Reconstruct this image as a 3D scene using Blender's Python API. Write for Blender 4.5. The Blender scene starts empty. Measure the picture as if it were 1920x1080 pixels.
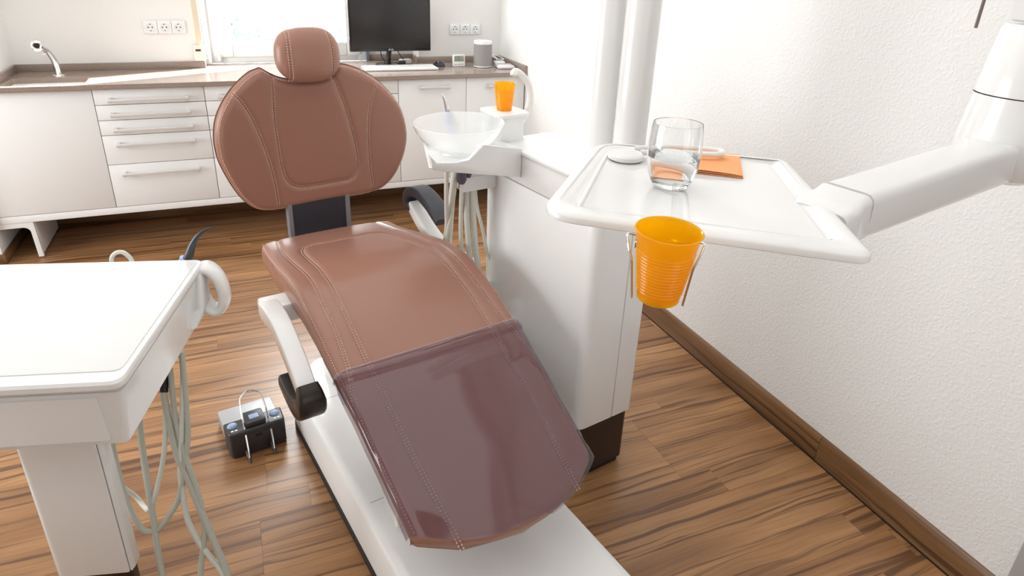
import bpy, bmesh, math, random
from mathutils import Vector, Matrix
from math import sin, cos, pi, sqrt, exp
random.seed(7)
SC = bpy.context.scene
COL = SC.collection

# ------------------------------------------------------------------ camera
YAW, PITCH, ROLL = .408845, -.403652, .040124
cam_d = bpy.data.cameras.new('camera'); cam = bpy.data.objects.new('camera', cam_d); COL.objects.link(cam)
cam_d.sensor_width = 36; cam_d.lens = 1214.14*36/1920; cam_d.shift_y = -100/1920
cam_d.clip_start = .02
_f = Vector((sin(YAW)*cos(PITCH), cos(YAW)*cos(PITCH), sin(PITCH)))
_r = Vector((cos(YAW), -sin(YAW), 0)); _u = _r.cross(_f)
_r2 = _r*cos(ROLL)+_u*sin(ROLL); _u2 = -_r*sin(ROLL)+_u*cos(ROLL)
M = Matrix((_r2, _u2, -_f)).transposed().to_4x4(); M.translation = (0, 0, 1.55)
cam.matrix_world = M
SC.camera = cam

# ------------------------------------------------------------------ sky, sun, large lights, exposure
w = bpy.data.worlds.new('sky'); SC.world = w; w.use_nodes = True
bg = w.node_tree.nodes['Background']; bg.inputs[0].default_value = (.86, .93, 1, 1); bg.inputs[1].default_value = 5.0
def lamp(name, kind, loc, energy, color, direction=None, **kw):
    d = bpy.data.lights.new(name, kind); o = bpy.data.objects.new(name, d); COL.objects.link(o)
    d.energy = energy; d.color = color; o.location = loc
    if direction: o.rotation_euler = Vector(direction).to_track_quat('-Z', 'Y').to_euler()
    for k, v in kw.items(): setattr(d, k, v)
    return o
lamp('sun', 'SUN', (4, 8, 6), 42, (1, .98, .96), (-.90, -.42, -.56), angle=.01)
lamp('window_daylight', 'AREA', (.33, 4.42, 1.87), 48, (.96, .985, 1), (0, -1, -.25), shape='RECTANGLE', size=.66, size_y=1.14)
lamp('side_fill', 'AREA', (-3.05, 2.3, 1.4), 76, (.955, .985, 1), (1, -.05, -.12), shape='RECTANGLE', size=2.2, size_y=1.5)  # added fill from the left; no window is built in that wall
lamp('ceiling_fill', 'AREA', (0, 1.2, 2.78), 25, (.96, .985, 1), (0, 0, -1), shape='RECTANGLE', size=3.0, size_y=3.6)  # added broad overhead fill, oversized for even light; no fitting is modelled
lamp('front_fill', 'AREA', (.9, -2.1, 1.5), 9, (.96, .985, 1), (-.1, 1, -.1), shape='RECTANGLE', size=1.4, size_y=1.5)  # unseen fill added behind the camera for surfaces facing it, no window there
SC.view_settings.view_transform = 'Standard'; SC.view_settings.look = 'None'
SC.view_settings.gamma = 1; SC.view_settings.use_curve_mapping = False
SC.view_settings.exposure = 0.0

# ------------------------------------------------------------------ frames
TH = math.radians(10.85)                     # the treatment unit and chair stand turned by this much
def wor(u, v, z=0): return Vector((u*cos(TH)-v*sin(TH), u*sin(TH)+v*cos(TH), z))

# ------------------------------------------------------------------ materials
MATS = {}
def mat(name, color, rough=.4, metal=0, coat=0, bump=None, spec=.5, trans=0, ior=1.45, sheen=0, var=0, emit=None):
    m = bpy.data.materials.new(name); m.use_nodes = True; nt = m.node_tree; b = nt.nodes['Principled BSDF']
    b.inputs['Base Color'].default_value = (*color, 1); b.inputs['Roughness'].default_value = rough
    b.inputs['Metallic'].default_value = metal; b.inputs['Coat Weight'].default_value = coat; b.inputs['Coat Roughness'].default_value = .08
    b.inputs['Specular IOR Level'].default_value = spec; b.inputs['Transmission Weight'].default_value = trans; b.inputs['IOR'].default_value = ior
    N = nt.nodes.new; L = nt.links.new
    tc = N('ShaderNodeTexCoord')
    if bump:
        sc, st, dist = bump
        n = N('ShaderNodeTexNoise'); n.inputs['Scale'].default_value = sc; n.inputs['Detail'].default_value = 3
        L(tc.outputs['Object'], n.inputs['Vector'])
        bp = N('ShaderNodeBump'); bp.inputs['Strength'].default_value = st; bp.inputs['Distance'].default_value = dist
        L(n.outputs['Fac'], bp.inputs['Height']); L(bp.outputs['Normal'], b.inputs['Normal'])
    if var:
        n2 = N('ShaderNodeTexNoise'); n2.inputs['Scale'].default_value = 6; n2.inputs['Detail'].default_value = 4
        L(tc.outputs['Object'], n2.inputs['Vector'])
        mx = N('ShaderNodeMix'); mx.data_type = 'RGBA'
        mx.inputs['A'].default_value = (*[c*(1-var) for c in color], 1); mx.inputs['B'].default_value = (*[min(1, c*(1+var)) for c in color], 1)
        L(n2.outputs['Fac'], mx.inputs['Factor']); L(mx.outputs['Result'], b.inputs['Base Color'])
    if emit:
        b.inputs['Emission Color'].default_value = (*color, 1); b.inputs['Emission Strength'].default_value = emit
    MATS[name] = m
    return m
def srgb(r, g, b):
    return tuple(((c/255)/12.92 if c/255 <= .04045 else ((c/255+.055)/1.055)**2.4) for c in (r, g, b))
m_white = mat('white_plastic', (.865, .865, .855), .20, coat=.35, var=.01)
m_white2 = mat('white_satin_plastic', (.84, .84, .83), .38, var=.01)
m_lacq = mat('white_laminate', (.835, .84, .835), .42, var=.012)
m_handle = mat('satin_white_metal', (.70, .69, .685), .34, metal=.15)
m_leather = mat('brown_leather', srgb(159, 116, 100), .31, bump=(420, .10, .002), var=.05, spec=.5)
m_leather_seam = mat('dark_leather_piping', srgb(118, 80, 66), .45, var=.03)
m_thread = mat('pink_beige_thread', srgb(236, 206, 192), .8, var=.04)
m_charcoal = mat('charcoal_plastic', srgb(52, 50, 54), .38, var=.05)
m_dark = mat('dark_brown_plinth', srgb(44, 33, 29), .32, var=.04)
m_black = mat('black_rubber', srgb(24, 22, 23), .45, var=.05)
m_pad = mat('grey_black_pad', srgb(50, 50, 58), .42, bump=(900, .15, .001), var=.04)
m_padb = mat('black_brown_pad', srgb(40, 34, 29), .33, bump=(900, .12, .001), var=.04)
m_steel = mat('polished_steel', (.72, .71, .70), .16, metal=1, var=.02)
m_chrome = mat('chrome', (.78, .78, .79), .09, metal=1, var=.02)
m_hose = mat('grey_hose', srgb(182, 184, 172), .42, var=.03)
m_hosew = mat('pale_hose', srgb(208, 210, 202), .4, var=.03)
m_screen = mat('black_screen', srgb(38, 36, 36), .28, var=.02)
m_bezel = mat('black_bezel', srgb(28, 26, 27), .2, var=.02)
m_logo = mat('silver_logo', (.8, .8, .8), .3, metal=.4, var=.01)
m_grey = mat('grey_grille', srgb(158, 154, 152), .55, bump=(1400, .6, .002), var=.03)
m_lcd = mat('lcd_grey_green', srgb(150, 158, 144), .25, var=.03)
m_orange = mat('orange_paper', srgb(255, 178, 118), .75, var=.04)
m_slot = mat('dark_slot', srgb(60, 56, 52), .6, var=.03)
m_blue = mat('pale_blue_plastic', srgb(150, 172, 205), .35, var=.03)
m_cream = mat('cream_strap', srgb(225, 212, 190), .8, bump=(600, .3, .001), var=.04)
m_sill = mat('white_pvc', (.84, .85, .85), .28, var=.01)
m_bluegrey = mat('edge_shade_grey', srgb(120, 128, 142), .5, var=.03)  # tone of the shaded window edge, put into the colour
m_silverplate = mat('silver_plate', srgb(176, 176, 178), .38, metal=.3, bump=(1200, .25, .001), var=.03)

def node_mat(name):
    m = bpy.data.materials.new(name); m.use_nodes = True; MATS[name] = m
    nt = m.node_tree
    return m, nt, nt.nodes['Principled BSDF'], nt.nodes.new, nt.links.new
def mathn(N, L, op, a, b=None):
    n = N('ShaderNodeMath'); n.operation = op
    for i, x in enumerate((a, b)):
        if x is None: continue
        if isinstance(x, (int, float)): n.inputs[i].default_value = x
        else: L(x, n.inputs[i])
    return n.outputs[0]
def wood(name, along_y=False, dark=1.0):
    m, nt, b, N, L = node_mat(name)
    geo = N('ShaderNodeNewGeometry'); oi = N('ShaderNodeObjectInfo')
    sx = N('ShaderNodeSeparateXYZ'); L(geo.outputs['Position'], sx.inputs[0])
    X, Y = (sx.outputs[1], sx.outputs[0]) if along_y else (sx.outputs[0], sx.outputs[1])
    Z = sx.outputs[2]
    off = mathn(N, L, 'MULTIPLY', oi.outputs['Random'], 37.0)
    Yz = mathn(N, L, 'ADD', Y, mathn(N, L, 'MULTIPLY', Z, 1.0))
    def vec(sxv, syv):
        c = N('ShaderNodeCombineXYZ')
        L(mathn(N, L, 'MULTIPLY', X, sxv), c.inputs[0]); L(mathn(N, L, 'MULTIPLY', Yz, syv), c.inputs[1]); L(off, c.inputs[2])
        return c.outputs[0]
    # warp across the grain so that streaks wander and sometimes close into arches
    wn = N('ShaderNodeTexNoise'); wn.inputs['Scale'].default_value = 1; wn.inputs['Detail'].default_value = 2; L(vec(2.2, 7.0), wn.inputs['Vector'])
    warp = mathn(N, L, 'MULTIPLY', mathn(N, L, 'SUBTRACT', wn.outputs['Fac'], .5), .055)
    Yz = mathn(N, L, 'ADD', Yz, warp)
    n1 = N('ShaderNodeTexNoise'); n1.inputs['Scale'].default_value = 1; n1.inputs['Detail'].default_value = 4; n1.inputs['Roughness'].default_value = .6; L(vec(.8, 52), n1.inputs['Vector'])
    n2 = N('ShaderNodeTexNoise'); n2.inputs['Scale'].default_value = 1; n2.inputs['Detail'].default_value = 4; n2.inputs['Roughness'].default_value = .6; L(vec(5, 130), n2.inputs['Vector'])
    n3 = N('ShaderNodeTexNoise'); n3.inputs['Scale'].default_value = 1; n3.inputs['Detail'].default_value = 2; L(vec(1.4, 9), n3.inputs['Vector'])
    # base tone
    r3 = N('ShaderNodeValToRGB'); L(n3.outputs['Fac'], r3.inputs[0])
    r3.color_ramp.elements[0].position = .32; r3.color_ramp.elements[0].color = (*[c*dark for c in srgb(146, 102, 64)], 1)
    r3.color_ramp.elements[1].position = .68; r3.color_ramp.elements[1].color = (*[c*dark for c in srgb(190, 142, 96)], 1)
    # dark streaks
    r1 = N('ShaderNodeValToRGB'); L(n1.outputs['Fac'], r1.inputs[0])
    e = r1.color_ramp.elements; e[0].position = .37; e[0].color = (1, 1, 1, 1); e[1].position = .49; e[1].color = (0, 0, 0, 1)
    r1.color_ramp.interpolation = 'EASE'
    fine = N('ShaderNodeValToRGB'); L(n2.outputs['Fac'], fine.inputs[0])
    fine.color_ramp.elements[0].position = .3; fine.color_ramp.elements[0].color = (.72, .70, .68, 1)
    fine.color_ramp.elements[1].position = .65; fine.color_ramp.elements[1].color = (1.08, 1.06, 1.04, 1)
    mx = N('ShaderNodeMix'); mx.data_type = 'RGBA'; mx.blend_type = 'MIX'
    L(mathn(N, L, 'MULTIPLY', r1.outputs['Color'], .80), mx.inputs['Factor']); L(r3.outputs['Color'], mx.inputs['A'])
    mx.inputs['B'].default_value = (*[c*dark for c in srgb(92, 60, 40)], 1)
    mu = N('ShaderNodeMix'); mu.data_type = 'RGBA'; mu.blend_type = 'MULTIPLY'; mu.inputs['Factor'].default_value = .8
    L(mx.outputs['Result'], mu.inputs['A']); L(fine.outputs['Color'], mu.inputs['B'])
    # tone of each plank
    hs = N('ShaderNodeHueSaturation'); L(mu.outputs['Result'], hs.inputs['Color'])
    L(mathn(N, L, 'ADD', mathn(N, L, 'MULTIPLY', oi.outputs['Random'], .12), .93), hs.inputs['Value'])
    L(hs.outputs['Color'], b.inputs['Base Color'])
    b.inputs['Roughness'].default_value = .33
    bp = N('ShaderNodeBump'); bp.inputs['Strength'].default_value = .12; bp.inputs['Distance'].default_value = .001
    L(n2.outputs['Fac'], bp.inputs['Height']); L(bp.outputs['Normal'], b.inputs['Normal'])
    return m
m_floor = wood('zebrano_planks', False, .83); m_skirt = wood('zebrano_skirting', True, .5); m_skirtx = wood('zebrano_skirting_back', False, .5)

def wallpaper(name, color):
    m, nt, b, N, L = node_mat(name)
    tc = N('ShaderNodeTexCoord')
    n = N('ShaderNodeTexNoise'); n.inputs['Scale'].default_value = 110; n.inputs['Detail'].default_value = 2; n.inputs['Roughness'].default_value = .5
    v = N('ShaderNodeTexVoronoi'); v.inputs['Scale'].default_value = 92
    wp = N('ShaderNodeTexNoise'); wp.inputs['Scale'].default_value = 30
    L(tc.outputs['Object'], n.inputs['Vector']); L(tc.outputs['Object'], wp.inputs['Vector'])
    ad = N('ShaderNodeVectorMath'); ad.operation = 'MULTIPLY_ADD'; L(wp.outputs['Color'], ad.inputs[0]); ad.inputs[1].default_value = (.03, .03, .03); L(tc.outputs['Object'], ad.inputs[2])
    L(ad.outputs[0], v.inputs['Vector'])
    r = N('ShaderNodeValToRGB'); L(v.outputs['Distance'], r.inputs[0])
    r.color_ramp.elements[0].position = .1; r.color_ramp.elements[0].color = (1, 1, 1, 1); r.color_ramp.elements[1].position = .55; r.color_ramp.elements[1].color = (0, 0, 0, 1)
    h = mathn(N, L, 'ADD', mathn(N, L, 'MULTIPLY', r.outputs['Color'], .6), n.outputs['Fac'])
    bp = N('ShaderNodeBump'); bp.inputs['Strength'].default_value = .34; bp.inputs['Distance'].default_value = .0028
    L(h, bp.inputs['Height']); L(bp.outputs['Normal'], b.inputs['Normal'])
    b.inputs['Base Color'].default_value = (*color, 1); b.inputs['Roughness'].default_value = .7; b.inputs['Specular IOR Level'].default_value = .25
    return m
m_wall = wallpaper('ingrain_wallpaper', (.82, .81, .795))
m_wallback = mat('painted_wall', (.83, .82, .80), .75, bump=(140, .08, .002), var=.01)
m_ceil = mat('white_ceiling', (.88, .88, .87), .8, bump=(90, .1, .002), var=.01)

def stone(name):
    m, nt, b, N, L = node_mat(name)
    tc = N('ShaderNodeTexCoord'); n = N('ShaderNodeTexNoise'); n.inputs['Scale'].default_value = 260; n.inputs['Detail'].default_value = 3
    L(tc.outputs['Object'], n.inputs['Vector'])
    r = N('ShaderNodeValToRGB'); L(n.outputs['Fac'], r.inputs[0])
    r.color_ramp.elements[0].position = .35; r.color_ramp.elements[0].color = (*srgb(138, 122, 112), 1)
    r.color_ramp.elements[1].position = .65; r.color_ramp.elements[1].color = (*srgb(160, 144, 134), 1)
    L(r.outputs['Color'], b.inputs['Base Color']); b.inputs['Roughness'].default_value = .13
    return m
m_stone = stone('taupe_solid_surface')

def clear(name, color, rough, ior, tint=1.0):
    m, nt, b, N, L = node_mat(name)
    b.inputs['Base Color'].default_value = (*color, 1); b.inputs['Roughness'].default_value = rough
    b.inputs['Transmission Weight'].default_value = 1; b.inputs['IOR'].default_value = ior
    tc = N('ShaderNodeTexCoord'); n = N('ShaderNodeTexNoise'); n.inputs['Scale'].default_value = 3; L(tc.outputs['Object'], n.inputs['Vector'])
    mr = N('ShaderNodeMapRange'); mr.inputs[3].default_value = rough; mr.inputs[4].default_value = rough+.01; L(n.outputs['Fac'], mr.inputs[0]); L(mr.outputs[0], b.inputs['Roughness'])
    return m
m_glass = clear('clear_glass', (.98, .99, .99), 0, 1.45)
m_water = clear('water', (.98, .99, 1), 0, 1.33)
def thin_pane(name, color, gloss, rough, milky=0, milk=(.9, .9, .9)):
    m, nt, b, N, L = node_mat(name)
    nt.nodes.remove(b); out = nt.nodes['Material Output']
    t = N('ShaderNodeBsdfTransparent'); t.inputs[0].default_value = (*color, 1)
    g = N('ShaderNodeBsdfGlossy'); g.inputs['Roughness'].default_value = rough
    f = N('ShaderNodeFresnel'); f.inputs[0].default_value = 1.5
    tc = N('ShaderNodeTexCoord'); n = N('ShaderNodeTexNoise'); n.inputs['Scale'].default_value = 9; n.inputs['Detail'].default_value = 3; L(tc.outputs['Object'], n.inputs['Vector'])
    bp = N('ShaderNodeBump'); bp.inputs['Strength'].default_value = gloss[1]; bp.inputs['Distance'].default_value = .01; L(n.outputs['Fac'], bp.inputs['Height']); L(bp.outputs['Normal'], g.inputs['Normal'])
    gm = N('ShaderNodeNewGeometry')
    fr_ = mathn(N, L, 'MULTIPLY', mathn(N, L, 'MULTIPLY', f.outputs[0], gloss[0]), mathn(N, L, 'SUBTRACT', 1.0, gm.outputs['Backfacing']))
    mx = N('ShaderNodeMixShader'); L(mathn(N, L, 'MINIMUM', fr_, .9), mx.inputs[0])
    if milky:
        d = N('ShaderNodeBsdfTranslucent'); d.inputs[0].default_value = (*milk, 1); d2 = N('ShaderNodeBsdfDiffuse'); d2.inputs[0].default_value = (*milk, 1)
        a = N('ShaderNodeMixShader'); a.inputs[0].default_value = .5; L(d.outputs[0], a.inputs[1]); L(d2.outputs[0], a.inputs[2])
        m0 = N('ShaderNodeMixShader'); m0.inputs[0].default_value = milky; L(t.outputs[0], m0.inputs[1]); L(a.outputs[0], m0.inputs[2])
        L(m0.outputs[0], mx.inputs[1])
    else: L(t.outputs[0], mx.inputs[1])
    L(g.outputs[0], mx.inputs[2]); L(mx.outputs[0], out.inputs[0])
    return m
m_pane = thin_pane('window_glass', (.97, .985, .98), (1, 0), .0)
m_film = thin_pane('clear_plastic_film', (.64, .58, .655), (1.5, .012), .06, .05, srgb(175, 145, 163))
m_hem = thin_pane('film_hem_highlight', (.95, .93, .95), (1.5, .02), .08, .35, srgb(230, 220, 228))  # milky white paints the bright highlight along the film's upper edge
m_bowl = thin_pane('frosted_bowl_glass', (.98, .985, .985), (1.0, 0), .10, .36, (.96, .965, .965))
m_cup = thin_pane('translucent_orange_plastic', (1, .70, .05), (.7, 0), .16, .52, (1, .66, .015))

# ------------------------------------------------------------------ mesh helpers
def tag(o, label=None, cat=None, group=None, kind=None):
    if label: o['label'] = label
    if cat: o['category'] = cat
    if group: o['group'] = group
    if kind: o['kind'] = kind
    return o
def finish(name, me, m, parent=None, angle=35):
    me.validate(); me.materials.append(m)
    for p in me.polygons: p.use_smooth = True
    if angle: me.set_sharp_from_angle(angle=math.radians(angle))
    o = bpy.data.objects.new(name, me); COL.objects.link(o)
    if parent: o.parent = parent
    return o
def from_bm(name, bm, m, parent=None, angle=35, off=None):
    bmesh.ops.recalc_face_normals(bm, faces=bm.faces)
    if off is not None: bmesh.ops.translate(bm, vec=-Vector(off), verts=bm.verts)
    me = bpy.data.meshes.new(name); bm.to_mesh(me); bm.free()
    return finish(name, me, m, parent, angle)
class Group:
    """an Empty at the thing's base; parts are modelled in the frame's coordinates and carried over"""
    def __init__(s, name, base, label, cat, group=None, frame='world', rot=None):
        s.e = bpy.data.objects.new(name, None); COL.objects.link(s.e); s.e.empty_display_size = .1
        s.base = Vector(base)
        if frame == 'unit': s.e.location = wor(*base); s.e.rotation_euler = (0, 0, TH)
        elif frame == 'delivery':
            s.e.location = D_O + Matrix.Rotation(D_R, 3, 'Z') @ Vector(base); s.e.rotation_euler = (0, 0, D_R)
        else: s.e.location = base
        tag(s.e, label, cat, group)
    def add(s, name, bm, m, parent=None, angle=35, label=None, kind=None):
        o = from_bm(name, bm, m, parent or s.e, angle, s.base)
        return tag(o, label, None, None, kind)
D_R = math.radians(-14.5); D_O = Vector((-.40, 1.45, 0))
def single(name, bm, m, base, label, cat, group=None, frame='world', angle=35):
    o = from_bm(name, bm, m, None, angle, base)
    if frame == 'unit': o.location = wor(*base); o.rotation_euler = (0, 0, TH)
    elif frame == 'delivery':
        o.location = D_O + Matrix.Rotation(D_R, 3, 'Z') @ Vector(base); o.rotation_euler = (0, 0, D_R)
    else: o.location = base
    return tag(o, label, cat, group)

def box(bm, x0, x1, y0, y1, z0, z1, r=0, seg=2, T=None):
    b = bmesh.new(); bmesh.ops.create_cube(b, size=1)
    for v in b.verts:
        v.co = Vector(((x0+x1)/2+v.co.x*(x1-x0), (y0+y1)/2+v.co.y*(y1-y0), (z0+z1)/2+v.co.z*(z1-z0)))
    if r: bmesh.ops.bevel(b, geom=b.edges[:], offset=r, segments=seg, profile=.5, affect='EDGES')
    if T: bmesh.ops.transform(b, matrix=T, verts=b.verts)
    merge(bm, b); return bm
def merge(bm, b):
    me = bpy.data.meshes.new('t'); b.to_mesh(me); b.free(); bm.from_mesh(me); bpy.data.meshes.remove(me)
def B(): return bmesh.new()
def rbox(*a, r=.003, seg=2, T=None): return box(B(), *a, r, seg, T)
def spline(pts, n=8, closed=False):
    P = [Vector(p) for p in pts]; out = []; k = len(P)
    rng = range(k if closed else k-1)
    for i in rng:
        p1, p2 = P[i], P[(i+1) % k]
        p0 = P[(i-1) % k] if closed or i > 0 else p1*2-p2
        p3 = P[(i+2) % k] if closed or i+2 < k else p2*2-p1
        for j in range(n):
            t = j/n
            out.append(.5*((2*p1)+(p2-p0)*t+(2*p0-5*p1+4*p2-p3)*t*t+(3*p1-p0-3*p2+p3)*t**3))
    if not closed: out.append(P[-1])
    return out
def frames(P, closed=False, up=Vector((0, 0, 1))):
    n = len(P); T = []
    for i in range(n):
        a = P[(i-1) % n] if closed or i > 0 else P[i]; b = P[(i+1) % n] if closed or i < n-1 else P[i]
        T.append((b-a).normalized())
    t = T[0]; x = t.orthogonal().normalized() if abs(t.dot(up)) > .95 else t.cross(up).normalized()
    fr = []
    for i in range(n):
        x = (x-T[i]*x.dot(T[i])).normalized(); fr.append((T[i], x, T[i].cross(x)))
    return fr
def tube(bm, pts, r, seg=10, closed=False, smooth=6, radii=None, cap=True):
    P = spline(pts, smooth, closed) if smooth else [Vector(p) for p in pts]
    n = len(P); fr = frames(P, closed)
    if radii:
        k = len(radii)-1
        R = []
        for i in range(n):
            t = i/(n-1)*k; j = min(int(t), k-1); R.append(radii[j]+(radii[j+1]-radii[j])*(t-j))
    else: R = [r]*n
    rings = []
    for p, (t, x, y), rr in zip(P, fr, R):
        rings.append([bm.verts.new(p+x*cos(2*pi*a/seg)*rr+y*sin(2*pi*a/seg)*rr) for a in range(seg)])
    for i in range(n if closed else n-1):
        A, Bq = rings[i], rings[(i+1) % n]
        for a in range(seg): bm.faces.new((A[a], A[(a+1) % seg], Bq[(a+1) % seg], Bq[a]))
    if not closed and cap:
        bm.faces.new(rings[0][::-1]); bm.faces.new(rings[-1])
    return bm
def ribbon(bm, P, wdir, half_w, half_t, r=.006):
    """rounded rectangular bar swept along P; wdir is the constant width direction; half sizes may be lists"""
    P = [Vector(p) for p in P]; n = len(P); wdir = Vector(wdir).normalized(); fr = frames(P)
    g = lambda q, i: q[i] if isinstance(q, (list, tuple)) else q
    rings = []
    for i, (p, (t, _, _)) in enumerate(zip(P, fr)):
        nn = t.cross(wdir).normalized(); hw, ht = g(half_w, i), g(half_t, i); rr = min(r, hw*.9, ht*.9)
        ring = []
        for sx, sy, a0 in ((1, 1, 0), (-1, 1, 90), (-1, -1, 180), (1, -1, 270)):
            for k in range(4):
                a = math.radians(a0+k*30)
                ring.append(bm.verts.new(p+wdir*(sx*(hw-rr)+cos(a)*rr)+nn*(sy*(ht-rr)+sin(a)*rr)))
        rings.append(ring)
    m = len(rings[0])
    for A, Bq in zip(rings[:-1], rings[1:]):
        for a in range(m): bm.faces.new((A[a], A[(a+1) % m], Bq[(a+1) % m], Bq[a]))
    bm.faces.new(rings[0][::-1]); bm.faces.new(rings[-1])
    return bm
def lathe(bm, prof, c=(0, 0, 0), n=40, T=None):
    rings = []
    c = Vector(c)
    for r, z in prof:
        if r < 1e-6: rings.append([bm.verts.new((0, 0, z))])
        else: rings.append([bm.verts.new((r*cos(2*pi*a/n), r*sin(2*pi*a/n), z)) for a in range(n)])
    new = [v for q in rings for v in q]
    for A, Bq in zip(rings[:-1], rings[1:]):
        for a in range(n):
            b = (a+1) % n
            if len(A) == 1 and len(Bq) == 1: continue
            if len(A) == 1: bm.faces.new((A[0], Bq[a], Bq[b]))
            elif len(Bq) == 1: bm.faces.new((A[a], Bq[0], A[b]))
            else: bm.faces.new((A[a], A[b], Bq[b], Bq[a]))
    if T: bmesh.ops.transform(bm, matrix=T, verts=new)
    bmesh.ops.translate(bm, vec=c, verts=new)
    return bm
def prism(bm, pts, z0, z1, r=0, seg=2, T=None):
    b = bmesh.new()
    lo = [b.verts.new((x, y, z0)) for x, y in pts]; hi = [b.verts.new((x, y, z1)) for x, y in pts]
    n = len(pts)
    b.faces.new(lo[::-1]); ft = b.faces.new(hi)
    for i in range(n): b.faces.new((lo[i], lo[(i+1) % n], hi[(i+1) % n], hi[i]))
    if r:
        bmesh.ops.recalc_face_normals(b, faces=b.faces)
        eds = [e for e in b.edges if abs(e.verts[0].co.z-e.verts[1].co.z) < 1e-6]
        bmesh.ops.bevel(b, geom=eds, offset=r, segments=seg, profile=.5, affect='EDGES')
    if T: bmesh.ops.transform(b, matrix=T, verts=b.verts)
    merge(bm, b); return bm
def round_poly(pts, rad, n=5):
    """polygon with rounded corners; rad a number or one per corner"""
    out = []; k = len(pts)
    for i in range(k):
        p = Vector(pts[i]); a = Vector(pts[i-1]); b = Vector(pts[(i+1) % k]); r = rad[i] if isinstance(rad, (list, tuple)) else rad
        if r <= 0: out.append((p.x, p.y)); continue
        da, db = (a-p), (b-p); la, lb = da.length, db.length; da.normalize(); db.normalize()
        ang = da.angle(db); d = min(r/math.tan(ang/2), la*.49, lb*.49)
        s, e = p+da*d, p+db*d
        for j in range(n+1):
            t = j/n; q = s*(1-t)**2+p*2*t*(1-t)+e*t*t
            out.append((q.x, q.y))
    return out
def stitches(bm, path, normals, ln=.0052, gap=.0032, r=.0009, lift=.0006):
    """short thread dashes laid along a path on a surface"""
    P = [Vector(p) for p in path]; acc = 0; on = True; i = 0
    d = [0]
    for a, b in zip(P[:-1], P[1:]): d.append(d[-1]+(b-a).length)
    def at(s):
        j = 0
        lo, hi = 0, len(d)-2
        while lo < hi:
            mid = (lo+hi+1)//2
            if d[mid] <= s: lo = mid
            else: hi = mid-1
        j = lo; t = (s-d[j])/max(1e-9, d[j+1]-d[j])
        return P[j].lerp(P[j+1], t), Vector(normals[j]).lerp(Vector(normals[j+1]), t).normalized()
    s = 0
    while s+ln < d[-1]:
        a, na = at(s); b, nb = at(s+ln)
        t = (b-a).normalized(); side = t.cross(na).normalized()*r*1.35
        up = na*r*1.5
        a = a+na*lift; b = b+nb*lift
        vs = [bm.verts.new(q) for q in (a-side, a+side, b+side, b-side, a+t*ln*.2+up, b-t*ln*.2+up)]
        bm.faces.new((vs[0], vs[4], vs[1])); bm.faces.new((vs[2], vs[5], vs[3]))
        bm.faces.new((vs[0], vs[3], vs[5], vs[4])); bm.faces.new((vs[1], vs[4], vs[5], vs[2])); bm.faces.new((vs[0], vs[1], vs[2], vs[3]))
        s += ln+gap
def seg_dist(px, py, L):
    best = 1e9
    for (ax, ay), (bx, by) in zip(L[:-1], L[1:]):
        dx, dy = bx-ax, by-ay; q = dx*dx+dy*dy
        t = 0 if q < 1e-12 else max(0, min(1, ((px-ax)*dx+(py-ay)*dy)/q))
        ex, ey = px-ax-dx*t, py-ay-dy*t; dd = ex*ex+ey*ey
        if dd < best: best = dd
    return sqrt(best)

# ================================================================== ROOM
def struct(name, bm, m, parent=None, angle=35):
    o = from_bm(name, bm, m, parent, angle)
    if not parent: o['kind'] = 'structure'
    return o
XW, YB, XL = 1.697, 4.25, -1.08
XLL = -1.213
# floor: subfloor and planks laid across the room
fl = struct('floor', box(B(), -3.2, 2.0, -2.2, 4.7, -.12, -.012), mat('subfloor', srgb(40, 26, 18), .8, var=.05))
LP = 1.285
for i in range(43):
    y0 = .083+.1*i; y1 = y0+.1
    x = -4.5+random.uniform(0, LP)
    if 12 <= i <= 14: x = -.088-LP*3         # joints that the photograph shows
    if i in (16, 17): x = -.06-LP*3
    if i == 11: x = 1.31-LP*4
    if i == 15: x = 1.345-LP*4
    while x < 1.67:
        x0c, x1 = max(x, -3.19), min(x+LP, 1.69)
        if x1-x0c > .02:
            from_bm('plank', box(B(), x0c+.0001, x1-.0001, y0+.0001, y1-.0001, -.012, random.uniform(-.0002, 0), .0003, 1), m_floor, fl)
        x += LP
# planks of the foreground strip, behind the camera side
bm = B()
for i in range(-20, 0):
    y0 = .083+.1*i
    for x0 in (-3.0, -1.9, -.8, .3):
        box(bm, x0+.0005, x0+1.0995 if x0 < .3 else 1.69, y0+.0005, y0+.0995, -.012, 0)
tag(from_bm('planks', bm, m_floor, fl), kind='stuff')

struct('wall_right', box(B(), XW, XW+.15, -2.2, 4.46, -.02, 2.8), m_wall)
# back wall around the window niche (niche x -.15..1.12, z .87..2.2)
bm = B()
box(bm, -3.2, -.15, YB, YB+.21, -.02, 2.8); box(bm, 1.125, XW, YB, YB+.21, -.02, 2.8)
box(bm, -.15, 1.125, YB, YB+.21, -.02, .868); box(bm, -.15, 1.125, YB, YB+.21, 2.55, 2.8)
box(bm, .822, 1.125, 4.395, YB+.21, .868, 2.55)
struct('wall_back', bm, m_wallback)
bm = box(B(), -1.5, XLL, 3.772, 4.25, -.02, 2.8); box(bm, XLL, XL, 3.772, 4.25, .896, 2.8)
struct('wall_left', bm, m_wallback)
bm = B(); box(bm, -3.35, -3.2, -2.2, 4.4, -.02, 2.8); struct('wall_far_left', bm, m_wallback)
struct('wall_front', box(B(), -3.35, XW+.15, -2.35, -2.2, -.02, 2.8), m_wallback)
struct('ceiling', box(B(), -3.35, XW+.15, -2.35, 4.8, 2.8, 2.95), m_ceil)
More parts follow.
